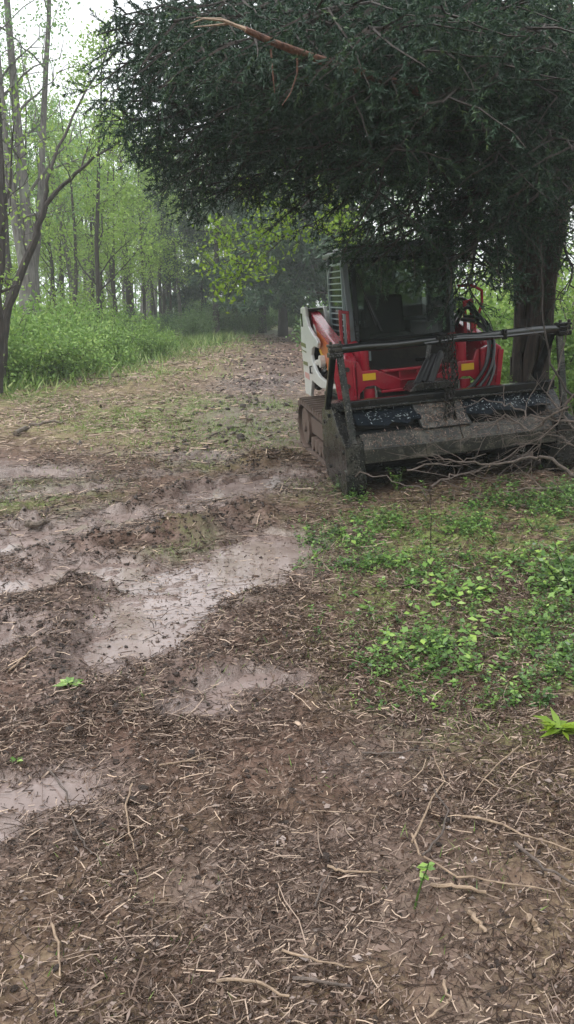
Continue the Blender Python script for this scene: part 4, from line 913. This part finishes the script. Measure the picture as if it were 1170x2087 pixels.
# push bar and its posts
mb = MB(); mb.tube([(-1.0 + .25 * k, .2, 1.165 + .006 * math.sin(k * 2.1)) for k in range(9)], .036, 14); pb_ = Q(mb, 'push_bar', M_wetbar, smooth=True, bevel=0)
mb = MB(); mb.tube([(-.25, .155, 1.15), (.05, .155, 1.165), (.45, .160, 1.145), (.8, .165, 1.15)], .014, 8); Q(mb, 'guard_rod', M_wetbar, pb_, True, 0)
for u in (-.12, .45): mb = MB(); mb.tube([(u, .16, 1.12), (u, .16, 1.205)], .022, 10); Q(mb, 'clamp', M_black, pb_, True, 0)
for sgn in (-1, 1):
    mb = MB(); mb.box((sgn * .99 - .06, .15, 1.105), (sgn * .99 + .06, .25, 1.145)); mb.box((sgn * .99 - .052, .155, 1.147), (sgn * .99 + .052, .245, 1.185)); mb.box((sgn * .99 - .06, .15, 1.187), (sgn * .99 + .06, .25, 1.212)); Q(mb, 'end_clamp', M_dirtysteel if sgn < 0 else M_black, pb_, bevel=.008)
    for dx in (-.04, .04): mb = MB(); mb.tube([(sgn * .99 + dx, .17, 1.21), (sgn * .99 + dx, .17, 1.235)], .012, 6); Q(mb, 'bolt', M_dirtysteel, pb_, bevel=0)
    mb = MB(); mb.bar((sgn * .955, .19, 1.11), (sgn * .925, .03, .40), .055, .04, up=(0, 1, 0)); Q(mb, 'front_post', M_dirtysteel, bevel=.006)
    if sgn < 0: mb = MB(); mb.bar((-1.005, .23, 1.11), (-1.03, .46, .66), .05, .05, up=(0, 1, 0)); Q(mb, 'rear_post', M_black, bevel=.006)
    else: mb = MB(); mb.bar((.90, .24, 1.13), (.82, .40, .70), .075, .05, up=(0, 1, 0)); Q(mb, 'rear_post', M_black, bevel=.006)
# hydraulic lines at the centre
mb = MB(); mb.prismv([(-.30, .727), (.12, .727), (.06, .80), (-.24, .80)], .42, .66); Q(mb, 'motor_mount', M_dirtysteel, bevel=.01)
for k, (a, b_, r) in enumerate((((-.16, .5, .79), (0, .62, 1.0), .038), ((-.22, .48, .78), (-.07, .60, .96), .03), ((-.1, .45, .79), (.04, .55, 1.03), .028))):
    mb = MB(); mb.tube([a, b_], r, 10); Q(mb, 'hydraulic_line', M_hose, smooth=True, bevel=0)
mb = MB(); mb.bar((-.08, .58, .98), (-.05, .60, 1.10), .03, .03); Q(mb, 'elbow_fitting', M_cover, bevel=.006)
# chains hung over the bar
link = None
rng = np.random.default_rng(4)
for s_, (u0, v0, w0, w1) in enumerate(((-.085, .155, 1.20, .44), (-.055, .145, 1.20, .50), (-.015, .150, 1.20, .47), (.015, .165, 1.18, .72), (-.04, .125, 1.14, .62))):
    ch = None; nlk = int((w0 - w1) / .031)
    for k in range(nlk):
        if link is None:
            tb_ = MB(); ring = [(.011 * math.cos(R(q)), 0, .013 * math.sin(R(q)) + (.010 if math.sin(R(q)) > 0 else -.010)) for q in range(0, 361, 45)]
            tb_.tube(ring, .0055, 5, False); lo_ = tb_.build('chain_link', M_chain, None, True); link = lo_.data; bpy.data.objects.remove(lo_)
        if ch is None: ch = machine_part = bpy.data.objects.new('chain', None); C.objects.link(ch); ch.parent = head; ch.empty_display_size = .05
        lk = bpy.data.objects.new('chain_link', link); C.objects.link(lk); lk.parent = ch
        lk.location = (u0 + .010 * math.sin(k * .5 + s_) + rng.normal() * .002 - HO[0], v0 - .02 * (k / nlk) - HO[1], w0 - .031 * k - HO[2]); lk.rotation_euler = (rng.normal() * .15, rng.normal() * .15, R(90 * (k % 2)) + rng.normal() * .3)
# chips and leaf scraps lying on the deck plates
rng = np.random.default_rng(6); n = 260
u = rng.uniform(-.84, .84, n); f = rng.random(n); keep = ((u < -.33) | (u > .12)); u, f = u[keep], f[keep]; n = len(u)
c0 = np.c_[u - HO[0], .30 - .150 * f - .008 - HO[1], .645 - .097 * f + .006 - HO[2]]
d = np.c_[rng.normal(size=n), rng.normal(size=n) * .8, np.zeros(n)]; d[:, 2] = d[:, 1] * .62
A = leaf_mesh(c0, d, rng.uniform(.012, .034, n), rng.uniform(.004, .012, n), rng, flat=np.tile([0, -.5, .85], (n, 1)))
n2 = 520; u = rng.uniform(-.84, .84, n2); f = rng.random(n2); c1 = np.c_[u - HO[0], .135 - .10 * f - .004 - HO[1], .465 - .12 * f + .004 - HO[2]]
d = np.c_[rng.normal(size=n2), rng.normal(size=n2) * .7, np.zeros(n2)]; d[:, 2] = d[:, 1] * 1.2
Bq = leaf_mesh(c1, d, rng.uniform(.012, .05, n2), rng.uniform(.003, .008, n2), rng, flat=np.tile([0, -.77, .64], (n2, 1)))
n3 = 420; u = rng.uniform(-.30, .10, n3); f = rng.random(n3); c2 = np.c_[u - HO[0], .26 - .16 * f - .006 - HO[1], .655 - .195 * f + .005 - HO[2]]
d = np.c_[rng.normal(size=n3), rng.normal(size=n3) * .7, np.zeros(n3)]; d[:, 2] = d[:, 1] * 1.2
Cq = leaf_mesh(c2, d, rng.uniform(.010, .035, n3), rng.uniform(.003, .010, n3), rng, flat=np.tile([0, -.77, .64], (n3, 1)))
o = np_mesh('pale_flecks', *A, M_fleck, head, tint=rng.random(n)); o['kind'] = 'stuff'
V, Fc, tn = join([(*Bq, rng.random(n2) ** 1.5 * .8), (*Cq, rng.random(n3) * .9)])
o = np_mesh('chip_scraps', V, Fc, M_dead, head, tint=tn); o['kind'] = 'stuff'

# ------------------------------------------------------------------ litter, weeds and grass
rng = np.random.default_rng(123)
def scatter(n, x0, x1, y0, y1, dens):
    x = rng.uniform(x0, x1, n); y = rng.uniform(y0, y1, n); k = rng.random(n) < dens(x, y); return x[k], y[k]
def wetness(x, y): return fields(x, y)[0]
def on_ground(x, y):
    h = terrain(x, y); return np.maximum(h, np.where(wetness(x, y) > .3, LEVEL + base_h(x, y), -9))
def strands(n, x0, x1, y0, y1, dens, L, W, lift, seg=2, up=.16, curl=.5):
    """thin bent straws lying on the ground"""
    x, y = scatter(n, x0, x1, y0, y1, dens); n = len(x); z = on_ground(x, y)
    a = rng.uniform(0, 6.28, n); a = np.where(rng.random(n) < .35, rng.normal(.4, .5, n), a); l = L * rng.lognormal(0, .5, n); wv = W * rng.uniform(.6, 1.6, n)
    pts = [np.c_[x, y, z + lift * rng.random(n)]]; d = np.c_[np.cos(a), np.sin(a), rng.normal(0, up, n)]
    for k in range(seg):
        a = a + rng.normal(0, curl, n); d = unit(np.c_[np.cos(a), np.sin(a), d[:, 2] * .5 + rng.normal(0, up * .6, n)])
        pts.append(pts[-1] + d * (l / seg)[:, None])
    for k in range(1, seg + 1):
        gz_ = on_ground(pts[k][:, 0], pts[k][:, 1]); pts[k][:, 2] = np.maximum(pts[k][:, 2], gz_ + .002)
    tv = rng.normal(size=(n, 3)) * .5 + [0, 0, 1]; sd = unit(np.cross(d, tv)) * (wv / 2)[:, None]; upv = np.cross(unit(sd), d) * (wv * .35)[:, None]
    rows = [np.stack([q - sd, q + sd], 1) for q in pts]
    V = np.concatenate(rows, 1).reshape(-1, 3); b = np.arange(n)[:, None] * 2 * (seg + 1); fs_ = []
    for k in range(seg): fs_.append(np.concatenate([b + 2 * k, b + 2 * k + 1, b + 2 * k + 3, b + 2 * k + 2], 1))
    return V, np.stack(fs_, 1).reshape(-1, 4), np.repeat(rng.random(n), seg)
def d_near(x, y): return (1 - .93 * wetness(x, y)) * (.34 + .66 * sst(.38, .58, fbm(x * 2.6 + 8, y * 2.6)))
def d_mid(x, y): return (1 - .95 * wetness(x, y)) * (.25 + .75 * straw_field(x, y)) * (.3 + .7 * sst(.4, .6, fbm(x * 1.1, y * 1.1)))
parts = [strands(42000, -1.2, 1.4, 1.35, 2.9, d_near, .030, .0022, .012, 2, .2, .35), strands(32000, -1.9, 2.2, 2.7, 4.4, d_near, .042, .0030, .012, 2, .2, .35), strands(7000, -1.3, 1.5, 1.35, 3.0, d_near, .060, .0019, .016, 3, .2, .3), strands(6500, -2.0, 2.3, 2.8, 4.6, d_near, .055, .0026, .014),
         strands(36000, -2.6, 3.2, 4.2, 8.4, d_near, .050, .0042, .012, 1), strands(7000, -2.6, 3.2, 4.2, 8.4, d_near, .09, .0038, .015), strands(1300, -1.6, 1.9, 1.35, 4.2, d_near, .085, .0026, .02, 3)]
V, Fc, tn = join(parts + [strands(26000, -2.2, .6, 2.2, 7.8, lambda x, y: .22 * (wetness(x, y) > .5), .022, .0045, .006, 1)]); tn = np.clip(tn ** 2.3, 0, 1)
tag(np_mesh('straw_litter', V, Fc, M_straw, tint=tn), 'wet shredded straw and twig bits strewn over the near mud', 'litter', kind='stuff')
parts = [strands(60000, -6, 3, 8, 17, d_mid, .075, .008, .02, 1), strands(26000, -7, 3.5, 16, 38, d_mid, .13, .016, .03, 1)]
V, Fc, tn = join(parts); tag(np_mesh('chopped_straw', V, Fc, M_straw, tint=.10 + .90 * tn ** .8), 'tan chopped straw covering the far part of the clearing', 'litter', kind='stuff')
# dead leaves and chips
xq, yq = scatter(80000, -1.9, 2.3, 1.35, 5.0, d_near); nq = len(xq); aq = rng.uniform(0, 6.28, nq)
Vq, Fq = leaf_mesh(np.c_[xq, yq, on_ground(xq, yq) + .003 + .006 * rng.random(nq)], np.c_[np.cos(aq), np.sin(aq), rng.normal(0, .3, nq)], rng.uniform(.008, .026, nq) * rng.lognormal(0, .25, nq), rng.uniform(.004, .012, nq), rng, flat=np.tile([0, 0, 1.], (nq, 1)), fold=.15)
tag(np_mesh('shredded_leaf_litter', Vq, Fq, M_dead, tint=rng.random(nq) ** 1.6 * .9), 'finely shredded leaf and bark crumbs matted over the near mud', 'litter', kind='stuff')
x, y = scatter(15000, -2.6, 3.2, 1.35, 8.5, lambda x, y: (1 - .9 * wetness(x, y)) * (.25 + .75 * sst(-.4, .6, x + .2 * rng.normal(size=len(x))))); n = len(x)
a = rng.uniform(0, 6.28, n); d = np.c_[np.cos(a), np.sin(a), rng.normal(0, .15, n)]
V, Fc = leaf_mesh(np.c_[x, y, on_ground(x, y) + .006], d, rng.uniform(.012, .042, n), rng.uniform(.007, .022, n), rng, flat=np.tile([0, 0, 1.], (n, 1)), fold=.12)
tag(np_mesh('leaf_litter', V, Fc, M_dead, tint=rng.random(n) ** 2.2), 'wet brown and greyish dead leaves lying over the mud', 'litter', kind='stuff')
def chips(n, x0, x1, y0, y1, s, dens, name, mat, lab, sq=.35, sink=.3, smooth_=False):
    x, y = scatter(n, x0, x1, y0, y1, dens); n = len(x); z = on_ground(x, y); a = rng.uniform(0, 6.28, n)
    l = np.minimum(s * rng.lognormal(0, .45, n), s * 2.2); gph = (1 + 5 ** .5) / 2
    ico = np.array([[-1,gph,0],[1,gph,0],[-1,-gph,0],[1,-gph,0],[0,-1,gph],[0,1,gph],[0,-1,-gph],[0,1,-gph],[gph,0,-1],[gph,0,1],[-gph,0,-1],[-gph,0,1]]) / 1.9
    q = ico[None] * np.stack([l, l * rng.uniform(sq, min(1, sq * 2), n), l * rng.uniform(sq * .5, sq * 1.1, n)], 1)[:, None] * .5 * rng.uniform(.55, 1.25, (n, 12, 1))
    tl = rng.normal(0, .35, n); ca, sa = np.cos(a)[:, None], np.sin(a)[:, None]; q2 = q.copy(); q2[..., 2] = q[..., 2] + q[..., 0] * np.sin(tl)[:, None]
    px_ = q2[..., 0] * ca - q2[..., 1] * sa; py_ = q2[..., 0] * sa + q2[..., 1] * ca
    V = np.stack([px_ + x[:, None], py_ + y[:, None], q2[..., 2] + (z + l * sq * .5 * (1 - 2 * sink))[:, None]], 2).reshape(-1, 3)
    f = np.array([[0,11,5],[0,5,1],[0,1,7],[0,7,10],[0,10,11],[1,5,9],[5,11,4],[11,10,2],[10,7,6],[7,1,8],[3,9,4],[3,4,2],[3,2,6],[3,6,8],[3,8,9],[4,9,5],[2,4,11],[6,2,10],[8,6,7],[9,8,1]])
    Fc = (np.arange(n)[:, None, None] * 12 + f[None]).reshape(-1, 3)
    return tag(np_mesh(name, V, Fc, mat, tint=np.repeat(rng.random(n), 20), smooth=smooth_), lab, 'litter', kind='stuff')
chips(1500, -2.2, 2.6, 1.35, 7, .026, d_near, 'wood_chips', M_straw, 'small torn wood chips scattered through the near litter', .25)
chips(26000, -2.6, 1.2, 2.0, 9, .020, lambda x, y: (.05 + 1.0 * np.clip(fields(x, y)[2] * 18, 0, 1) + .35 * sst(.9, .2, np.abs(fields(x, y)[3] - .45) * 3)) * (1 - .93 * wetness(x, y)), 'mud_clods', M_clod, 'dark wet mud clods heaped along the rut edges', .8, .45, True)
chips(10000, -1.7, 2.2, 1.35, 4.6, .011, d_near, 'soil_crumbs', M_clod, 'small dark soil crumbs mixed through the near litter', .7, .4, True)
chips(5200, -3.2, 1.6, 8.5, 36, .055, lambda x, y: np.exp(-((x + .55) / .9) ** 2) * sst(.40, .58, fbm(x * 1.6 + 4, y * .9)), 'far_mud_clods', M_clod, 'dark churned mud lumps along the far wheel track', .8, .4, True)
chips(2400, -5, 2, 9, 36, .07, lambda x, y: .25 + .75 * np.exp(-((x + .5) / 1.3) ** 2), 'wood_debris', M_straw, 'shredded wood debris strewn up the far track', .3)
# green ground cover on the right
def weed_d(x, y):
    g = np.zeros_like(x)
    for (px, py, r) in [(700, 1110, .33), (790, 1090, .3), (880, 1120, .35), (960, 1090, .3), (860, 1200, .28), (930, 1230, .36), (1030, 1240, .36), (1120, 1210, .45), (1130, 1320, .40), (1010, 1330, .36), (900, 1330, .26), (800, 1380, .18), (880, 1400, .22), (1000, 1410, .26), (1150, 1420, .25), (1080, 1120, .4), (1140, 1050, .5), (1040, 1050, .35), (690, 1000, .12), (720, 1020, .12), (1150, 1480, .2), (770, 1160, .2), (1100, 1470, .22), (1160, 1550, .15), (920, 1450, .16)]:
        a, b = g2(px, py); g = np.maximum(g, np.exp(-(((x - a) ** 2 + ((y - b) * .8) ** 2) / (r * r))))
    return g * sst(.42, .58, fbm(x * 3.2 + 2, y * 3.2)) + .10 * g
x, y = scatter(24000, .05, 3.4, 2.9, 7.4, weed_d); n = len(x); z = terrain(x, y)
hgt = rng.uniform(.02, .13, n) * (.6 + .8 * weed_d(x, y)); per = 9
c0 = np.repeat(np.c_[x, y, z], per, 0); f = rng.random(n * per); hh = np.repeat(hgt, per); a = rng.uniform(0, 6.28, n * per)
lean = np.repeat(rng.normal(0, .25, (n, 2)), per, 0)
c0[:, :2] += lean * (f * hh)[:, None]; c0[:, 2] += f * hh; d = np.c_[np.cos(a), np.sin(a), rng.uniform(-.3, .6, n * per)]
sz = np.repeat(rng.lognormal(0, .35, n), per)
V, Fc = leaf_mesh(c0, d, 0.019 * sz * rng.uniform(.7, 1.3, n * per), .010 * sz * rng.uniform(.7, 1.3, n * per), rng, flat=np.tile([0, 0, 1.], (n * per, 1)), fold=.06)
tn = np.clip(np.repeat(rng.random(n), per) * .7 + rng.random(n * per) * .3, 0, 1)
p1 = (V, Fc, tn)
# broad leaved clumps
px_ = [(860, 1225), (880, 1190), (940, 1240), (955, 1325), (915, 1215), (1000, 1260), (825, 1345), (865, 1350), (1060, 1230), (960, 1320), (1020, 1300), (905, 1240), (1100, 1270), (1140, 1330), (850, 1290), (1090, 1180), (940, 1350), (1160, 1240), (790, 1360), (735, 1105), (720, 1130), (1150, 1160), (1010, 1195), (930,1270),(985,1225)]
q = np.array([g2(*k) for k in px_]); q = np.repeat(q, 9, 0) + rng.normal(size=(len(q) * 9, 2)) * .05; n = len(q); zz = terrain(q[:, 0], q[:, 1])
a = rng.uniform(0, 6.28, n); V, Fc = leaf_mesh(np.c_[q, zz + rng.uniform(.03, .13, n)], np.c_[np.cos(a), np.sin(a), rng.uniform(-.4, .5, n)], rng.uniform(.03, .06, n), rng.uniform(.018, .034, n), rng, flat=np.tile([0, -.3, 1.], (n, 1)), fold=.1)
V, Fc, tn = join([p1, (V, Fc, .55 + .45 * rng.random(n))])
tag(np_mesh('ground_cover', V, Fc, M_weed, tint=tn), 'low leafy green weeds covering the ground in front of the mulching head', 'weeds', kind='stuff')
def blades(n, x0, x1, y0, y1, dens, h, wd, lo, hi):
    x, y = scatter(n, x0, x1, y0, y1, dens); n = len(x); a = rng.uniform(0, 6.28, n); s = rng.uniform(.2, .9, n)
    V, Fc = leaf_mesh(np.c_[x, y, terrain(x, y) - .005], np.c_[np.cos(a) * s, np.sin(a) * s, np.ones(n) * .6], h * rng.uniform(.4, 1.4, n), wd * rng.uniform(.6, 1.4, n), rng, mid=.35)
    return V, Fc, lo + (hi - lo) * rng.random(n)
gd = lambda x, y: green_field(x, y) * sst(.38, .6, fbm(x * 3 + 1, y * 3)) * (1 - .9 * wetness(x, y))
gf = lambda x, y: np.clip(green_field(x, y) + .35 * straw_field(x, y), 0, 1) * sst(.36, .6, fbm(x * .9 + 1, y * .9))
V, Fc, tn = join([blades(34000, -2.5, 3.3, 2.6, 8, gd, .05, .0035, 0, .9), blades(40000, -5.5, 1.5, 7.5, 16, gf, .06, .008, .15, .85), blades(5000, -1.8, 2.2, 1.4, 4.5, lambda x, y: sst(.5, .65, fbm(x * 2 + 11, y * 2)), .04, .003, 0, .8), blades(18000, -8, 1.2, 15, 34, gf, .13, .02, .3, 1)])
tag(np_mesh('grass', V, Fc, M_grass, tint=tn), 'sparse short grass growing in patches across the clearing', 'grass', kind='stuff')
# taller fresh grass along the shrubs
ed = lambda x, y: np.exp(-((x + 3.55 + .0 * y - (15 - y) * .14 + (0)) / .75) ** 2) * .9 * sst(12, 14, y)
V, Fc, tn = join([blades(26000, -8.5, -.5, 13, 36, lambda x, y: np.exp(-((x - (-5.2 + (y - 15) * .115)) / .85) ** 2), .34, .03, .1, .85)])
tag(np_mesh('tall_grass', V, Fc, M_grass, tint=tn), 'fresh pale grass strip along the foot of the left shrubs', 'grass', kind='stuff')

# ------------------------------------------------------------------ sticks and branches one can pick out
def stick(pxs, r0, r1, label, mat=M_stick, name='stick', lift=.012, forks=(), group=None, seed=0, z=None):
    rg = np.random.default_rng(seed + len(label)); pts = []
    for q in pxs:
        if len(q) == 3: pts.append(at(*q))
        else:
            g_ = G(*q)
            for _ in range(4): g_ = G(q[0], q[1], float(on_ground(np.array([g_.x]), np.array([g_.y]))[0]) + lift)
            pts.append(g_)
    base = pts[0].copy(); base.z -= r0; fine = []
    for k in range(len(pts) - 1):
        for u in (0, .25, .5, .75): fine.append(pts[k].lerp(pts[k + 1], u) + Vector(rg.normal(size=3)) * r0 * .5 - base)
    fine.append(pts[-1] - base); mb = MB(); mb.tube(fine, taper(r0 * .9, r1 * .8, len(fine)), 7, True)
    for k, (i, dx, dy, dz, L_) in enumerate(forks):
        fk = wander(fine[min(i, len(fine) - 2)], (dx, dy, dz), L_, 5, rg, .15); mb.tube(fk, taper(r1 * 1.2, .0015, 6), 5, False)
    o = mb.build(name, mat, None, True); o.location = base; return tag(o, label, 'stick' if name == 'stick' else 'branch', group)
stick([(30, 885), (60, 866), (90, 862), (128, 860)], .035, .016, 'dark curved dead limb lying on the straw, far left', M_log, 'fallen_branch', .03)
stick([(400, 838), (425, 836), (450, 833)], .03, .012, 'short orange-tan split branch on the grass left of the loader', M_stick)
stick([(470, 872), (500, 868), (535, 872)], .014, .008, 'thin dark stick near the grass tufts left of the loader track', M_log, forks=((4, .2, 0, .6, .25), (6, -.3, 0, .5, .2)))
stick([(48, 1068), (70, 1072), (100, 1062)], .03, .022, 'muddy broken stub poking from the left ridge', M_log, lift=.05)
stick([(20, 1368), (45, 1340), (75, 1318)], .006, .004, 'pale straight stick at the edge of the small left puddle', M_stick)
stick([(270, 1595), (257, 1640), (262, 1690), (275, 1730), (288, 1770)], .0042, .0025, 'long kinked tan twig lying lengthways in the near left mud', M_stick, lift=.02)
stick([(98, 1565), (135, 1615), (148, 1670), (165, 1710), (188, 1740)], .0042, .0025, 'long dark twig curving through the near left litter', M_twig, lift=.02)
stick([(108, 1880), (118, 1920), (122, 1990)], .0045, .003, 'short upright-looking tan twig in the lower left corner litter', M_stick, lift=.02)
stick([(325, 1562), (385, 1548), (440, 1545)], .0045, .0025, 'pale bent splinter pair in the middle of the near litter', M_stick, lift=.02, forks=((3, .8, .1, .02, .10),))
stick([(440, 2000), (520, 1995), (590, 2030)], .005, .004, 'flat tan twig near the bottom edge, left of centre', M_stick, lift=.02)
stick([(575, 1936), (650, 1958), (720, 1972)], .004, .0025, 'thin pale twig near the bottom edge, centre', M_stick, lift=.02)
stick([(600, 1990), (650, 1998), (715, 2010)], .0055, .004, 'reddish brown twig below the thin pale twig, bottom centre', M_twig, lift=.02)
stick([(840, 1715), (875, 1640), (905, 1590), (885, 1540)], .0042, .0025, 'tan twig angling up beside the small seedling', M_stick, lift=.025)
stick([(862, 1745), (900, 1700), (915, 1655), (885, 1610)], .0045, .003, 'reddish twig crossing the tan twig beside the seedling', M_twig, lift=.03)
stick([(840, 1700), (855, 1740), (930, 1785), (1060, 1805), (1130, 1818)], .0045, .0025, 'long pale twig running right from the seedling', M_stick, lift=.03)
stick([(880, 1803), (930, 1805), (990, 1818)], .007, .006, 'short thick tan stick right of the seedling', M_stick, lift=.02)
stick([(940, 1664), (1010, 1672), (1080, 1705), (1170, 1735)], .005, .003, 'long bowed tan stalk reaching the right frame edge', M_stick, lift=.03)
stick([(1050, 1720), (1110, 1770), (1180, 1805)], .006, .004, 'brown stick leaving the frame at the lower right', M_twig, lift=.03)
stick([(740, 1535), (800, 1535), (880, 1528)], .005, .003, 'reddish straight twig across the middle right litter', M_twig, lift=.02)
stick([(670, 1765), (700, 1775), (770, 1778)], .005, .003, 'pale horizontal twig left of the seedling', M_stick, lift=.02)
stick([(905, 2000), (915, 2035), (910, 2050), (870, 2075)], .0045, .003, 'bent tan twig at the bottom edge, right of centre', M_stick, lift=.025)
stick([(1060, 1520), (1010, 1560), (960, 1625)], .0035, .002, 'thin arched stalk on the right below the green weeds', M_stick, lift=.03)
stick([(640, 1845), (655, 1805), (690, 1760)], .0035, .002, 'small upright twig bit left of the pale horizontal twig', M_twig, lift=.02)
stick([(960, 1860), (970, 1875), (990, 1900)], .008, .006, 'tan bark chip lying below the thick stick', M_stick, lift=.02)
stick([(1078, 1868), (1092, 1885), (1102, 1900)], .010, .008, 'broad pale bark chip at the lower right', M_stick, lift=.02)
stick([(975, 1010), (985, 975), (998, 950, 6.2)], .010, .007, 'short pale stick propped up in front of the mulching head', M_stick, lift=.0)
# brush pile at the right of the mulching head
def brush(pxs, r0, label, seed, nt_=14, tl=.5, mat=M_twig, up=.1):
    rg = np.random.default_rng(seed); pts = [at(*q) for q in pxs]; base = pts[0].copy(); fine = []
    for k in range(len(pts) - 1):
        for u in (0, .25, .5, .75): fine.append(pts[k].lerp(pts[k + 1], u) + Vector(rg.normal(size=3)) * .012 - base)
    fine.append(pts[-1] - base); rr = taper(r0, .004, len(fine)); mb = MB(); mb.tube(fine, rr, 7, True)
    for k in range(int(nt_ * .5)):
        i = int(rg.integers(1, len(fine) - 1)); d = (fine[i + 1] - fine[i]).normalized()
        tw = wander(fine[i], d * .9 + perp(d, rg) * .7 + Vector((0, 0, up)), tl * rg.uniform(.4, 1.3), 6, rg, .13, -.02); mb.tube(tw, taper(max(.003, rr[i] * .5), .0012, 7), 5, False)
        for j in range(3):
            t2 = wander(tw[2 + j], d + perp(d, rg) * .9, tl * rg.uniform(.2, .5), 4, rg, .15, -.02); mb.tube(t2, taper(.0026, .001, 5), 4, False)
    o = mb.build('fallen_branch', mat, None, True); o.location = base; return tag(o, label, 'branch')
brush([(1230, 1010, 6.0), (1165, 965, 6.05), (1115, 930, 6.1), (1060, 935, 6.15), (1000, 948, 6.2), (930, 938, 6.25), (880, 925, 6.3)], .017, 'thick bare branch lying along the foot of the mulching head', 1, 16, .4)
brush([(1240, 862, 6.0), (1150, 858, 6.1), (1085, 852, 6.2), (1050, 830, 6.25), (1010, 822, 6.3), (960, 815, 6.32)], .010, 'bare twiggy branch crossing the mulching head from the right', 2, 16, .4)
brush([(1150, 830, 6.1), (1080, 875, 6.2), (1030, 850, 6.25), (1000, 870, 6.25), (972, 872, 6.3)], .009, 'reddish twiggy branch heaped before the right deck plate', 3, 18, .35)
brush([(1180, 780, 6.05), (1140, 850, 6.1), (1095, 905, 6.15), (1075, 930, 6.2)], .008, 'thin branch slanting down the right end of the brush heap', 4, 16, .4)
brush([(880, 990, 6.15), (920, 968, 6.2), (965, 960, 6.25), (1040, 930, 6.3), (1130, 870, 6.3)], .010, 'forked grey branch leaning up to the right before the rotor', 5, 12, .4)
brush([(722, 965, 6.35), (770, 970, 6.3), (830, 990, 6.2), (880, 1000, 6.15)], .006, 'thin bowed twig along the left foot of the mulching head', 6, 4, .25)
brush([(830, 958, 6.3), (880, 945, 6.3), (940, 938, 6.3), (990, 925, 6.35)], .009, 'pale curved branch before the middle of the rotor', 7, 5, .3)
brush([(1230, 1060, 5.9), (1140, 1000, 6.1), (1090, 995, 6.15), (1000, 1010, 6.1), (960, 1020, 6.05)], .018, 'lichen-pale fallen pole on the ground right of the weeds', 8, 6, .4, M_log)
brush([(1260, 1075, 5.6), (1120, 1040, 5.8), (1050, 1035, 5.85), (990, 1045, 5.8)], .013, 'dark fallen pole in the weeds nearer than the pale pole', 9, 5, .35)
brush([(1290, 930, 5.9), (1170, 805, 6.1), (1120, 740, 6.15), (1106, 650, 6.2), (1102, 560, 6.2), (1104, 495, 6.2)], .011, 'thin dark bent sapling stem rising in front of the push bar end', 10, 10, .35, M_bark_dark, .0)
brush([(1250, 900, 6.4), (1165, 870, 6.6), (1120, 800, 6.8), (1150, 700, 6.9), (1175, 640, 7.0)], .010, 'bare brush stem at the right frame edge beside the head', 11, 16, .45)
brush([(1230, 960, 6.3), (1160, 900, 6.5), (1100, 880, 6.5), (1050, 890, 6.4)], .008, 'tangled grey branch low in the right brush heap', 12, 18, .4)

# ------------------------------------------------------------------ seedlings and small plants
def seedling(px, py, h, nl, L_, label, mat, seed, spread=.5, Y=None, nst=1, W_=.5, fernish=False):
    rg = np.random.default_rng(seed); g_ = G(px, py)
    for _ in range(3): g_ = G(px, py, gz(g_.x, g_.y))
    root = empty('seedling', g_, 0, label, 'plant'); mb = MB(); an = []; dd = []
    for s in range(nst):
        st = wander((0, 0, -.01), (rg.normal() * spread, rg.normal() * spread, 1), h * rg.uniform(.6, 1.1) if nst > 1 else h, 5, rg, .12); mb.tube(st, taper(.004, .0018, 6), 5, False)
        for k in range(nl):
            f = rg.uniform(.3, 1) * 5; i = min(int(f), 4); p_ = st[i].lerp(st[i + 1], f - i); a = rg.uniform(0, 6.28); an.append(tuple(p_)); dd.append((math.cos(a), math.sin(a), rg.uniform(-.2, .6)))
    mb.build('stem', M_bark_dark if h > .3 else M_grass, root)
    an = np.array(an); n = len(an); V, Fc = leaf_mesh(an, np.array(dd), L_ * rg.uniform(.6, 1.2, n), L_ * W_ * rg.uniform(.8, 1.2, n), rg, flat=np.tile([0, -.2, 1.], (n, 1)), fold=.08)
    np_mesh('leaves', V, Fc, mat, root, tint=.45 + .55 * rg.random(n)); return root
seedling(845, 1850, .14, 14, .028, 'small fresh seedling standing among the twigs, lower right', M_weed, 1)
seedling(1140, 1500, .07, 14, .09, 'bright lime leafy plant at the right frame edge below the weeds', M_lime, 2, nst=2, W_=.3)
seedling(808, 1000, .24, 14, .032, 'small-leaved leafy shrublet before the rotor of the mulching head', M_weed, 3, nst=5)
seedling(867, 1015, .16, 9, .03, 'tiny sprig on a bare stem beside the shrublet', M_weed, 4)
seedling(880, 1150, .52, 7, .025, 'thin dark sapling whip standing in the weeds', M_weed, 5, .1)
seedling(140, 1400, .05, 7, .055, 'broad-leaved green sprout in the mud left of centre', M_weed, 6, nst=2)
seedling(35, 1555, .03, 6, .035, 'small green sprout at the left edge of the near litter', M_weed, 7)
seedling(1090, 1080, .30, 22, .035, 'leafy green whip plant right of the dark sapling whip', M_weed, 8, nst=3)
seedling(1010, 1110, .22, 18, .035, 'leafy sprout between the dark whip and the right plants', M_weed, 9, nst=3)
seedling(1160, 1200, .34, 26, .045, 'taller leafy weed clump at the right frame edge', M_weed, 10, nst=5)
# ------------------------------------------------------------------ haze
mb = MB(); mb.box((-88, -33, -1.5), (88, 92, 17.5))
hz, t, p, out = newmat('mist'); t.nodes.remove(p)
pv = N(t, 'ShaderNodeVolumePrincipled'); pv.inputs['Color'].default_value = (.90, .97, 1.0, 1); pv.inputs['Density'].default_value = 0.0022; pv.inputs['Anisotropy'].default_value = .2
t.links.new(pv.outputs[0], out.inputs['Volume'])
tag(mb.build('haze', hz), 'pale rainy mist hanging through the clearing and woods', 'mist', kind='stuff')
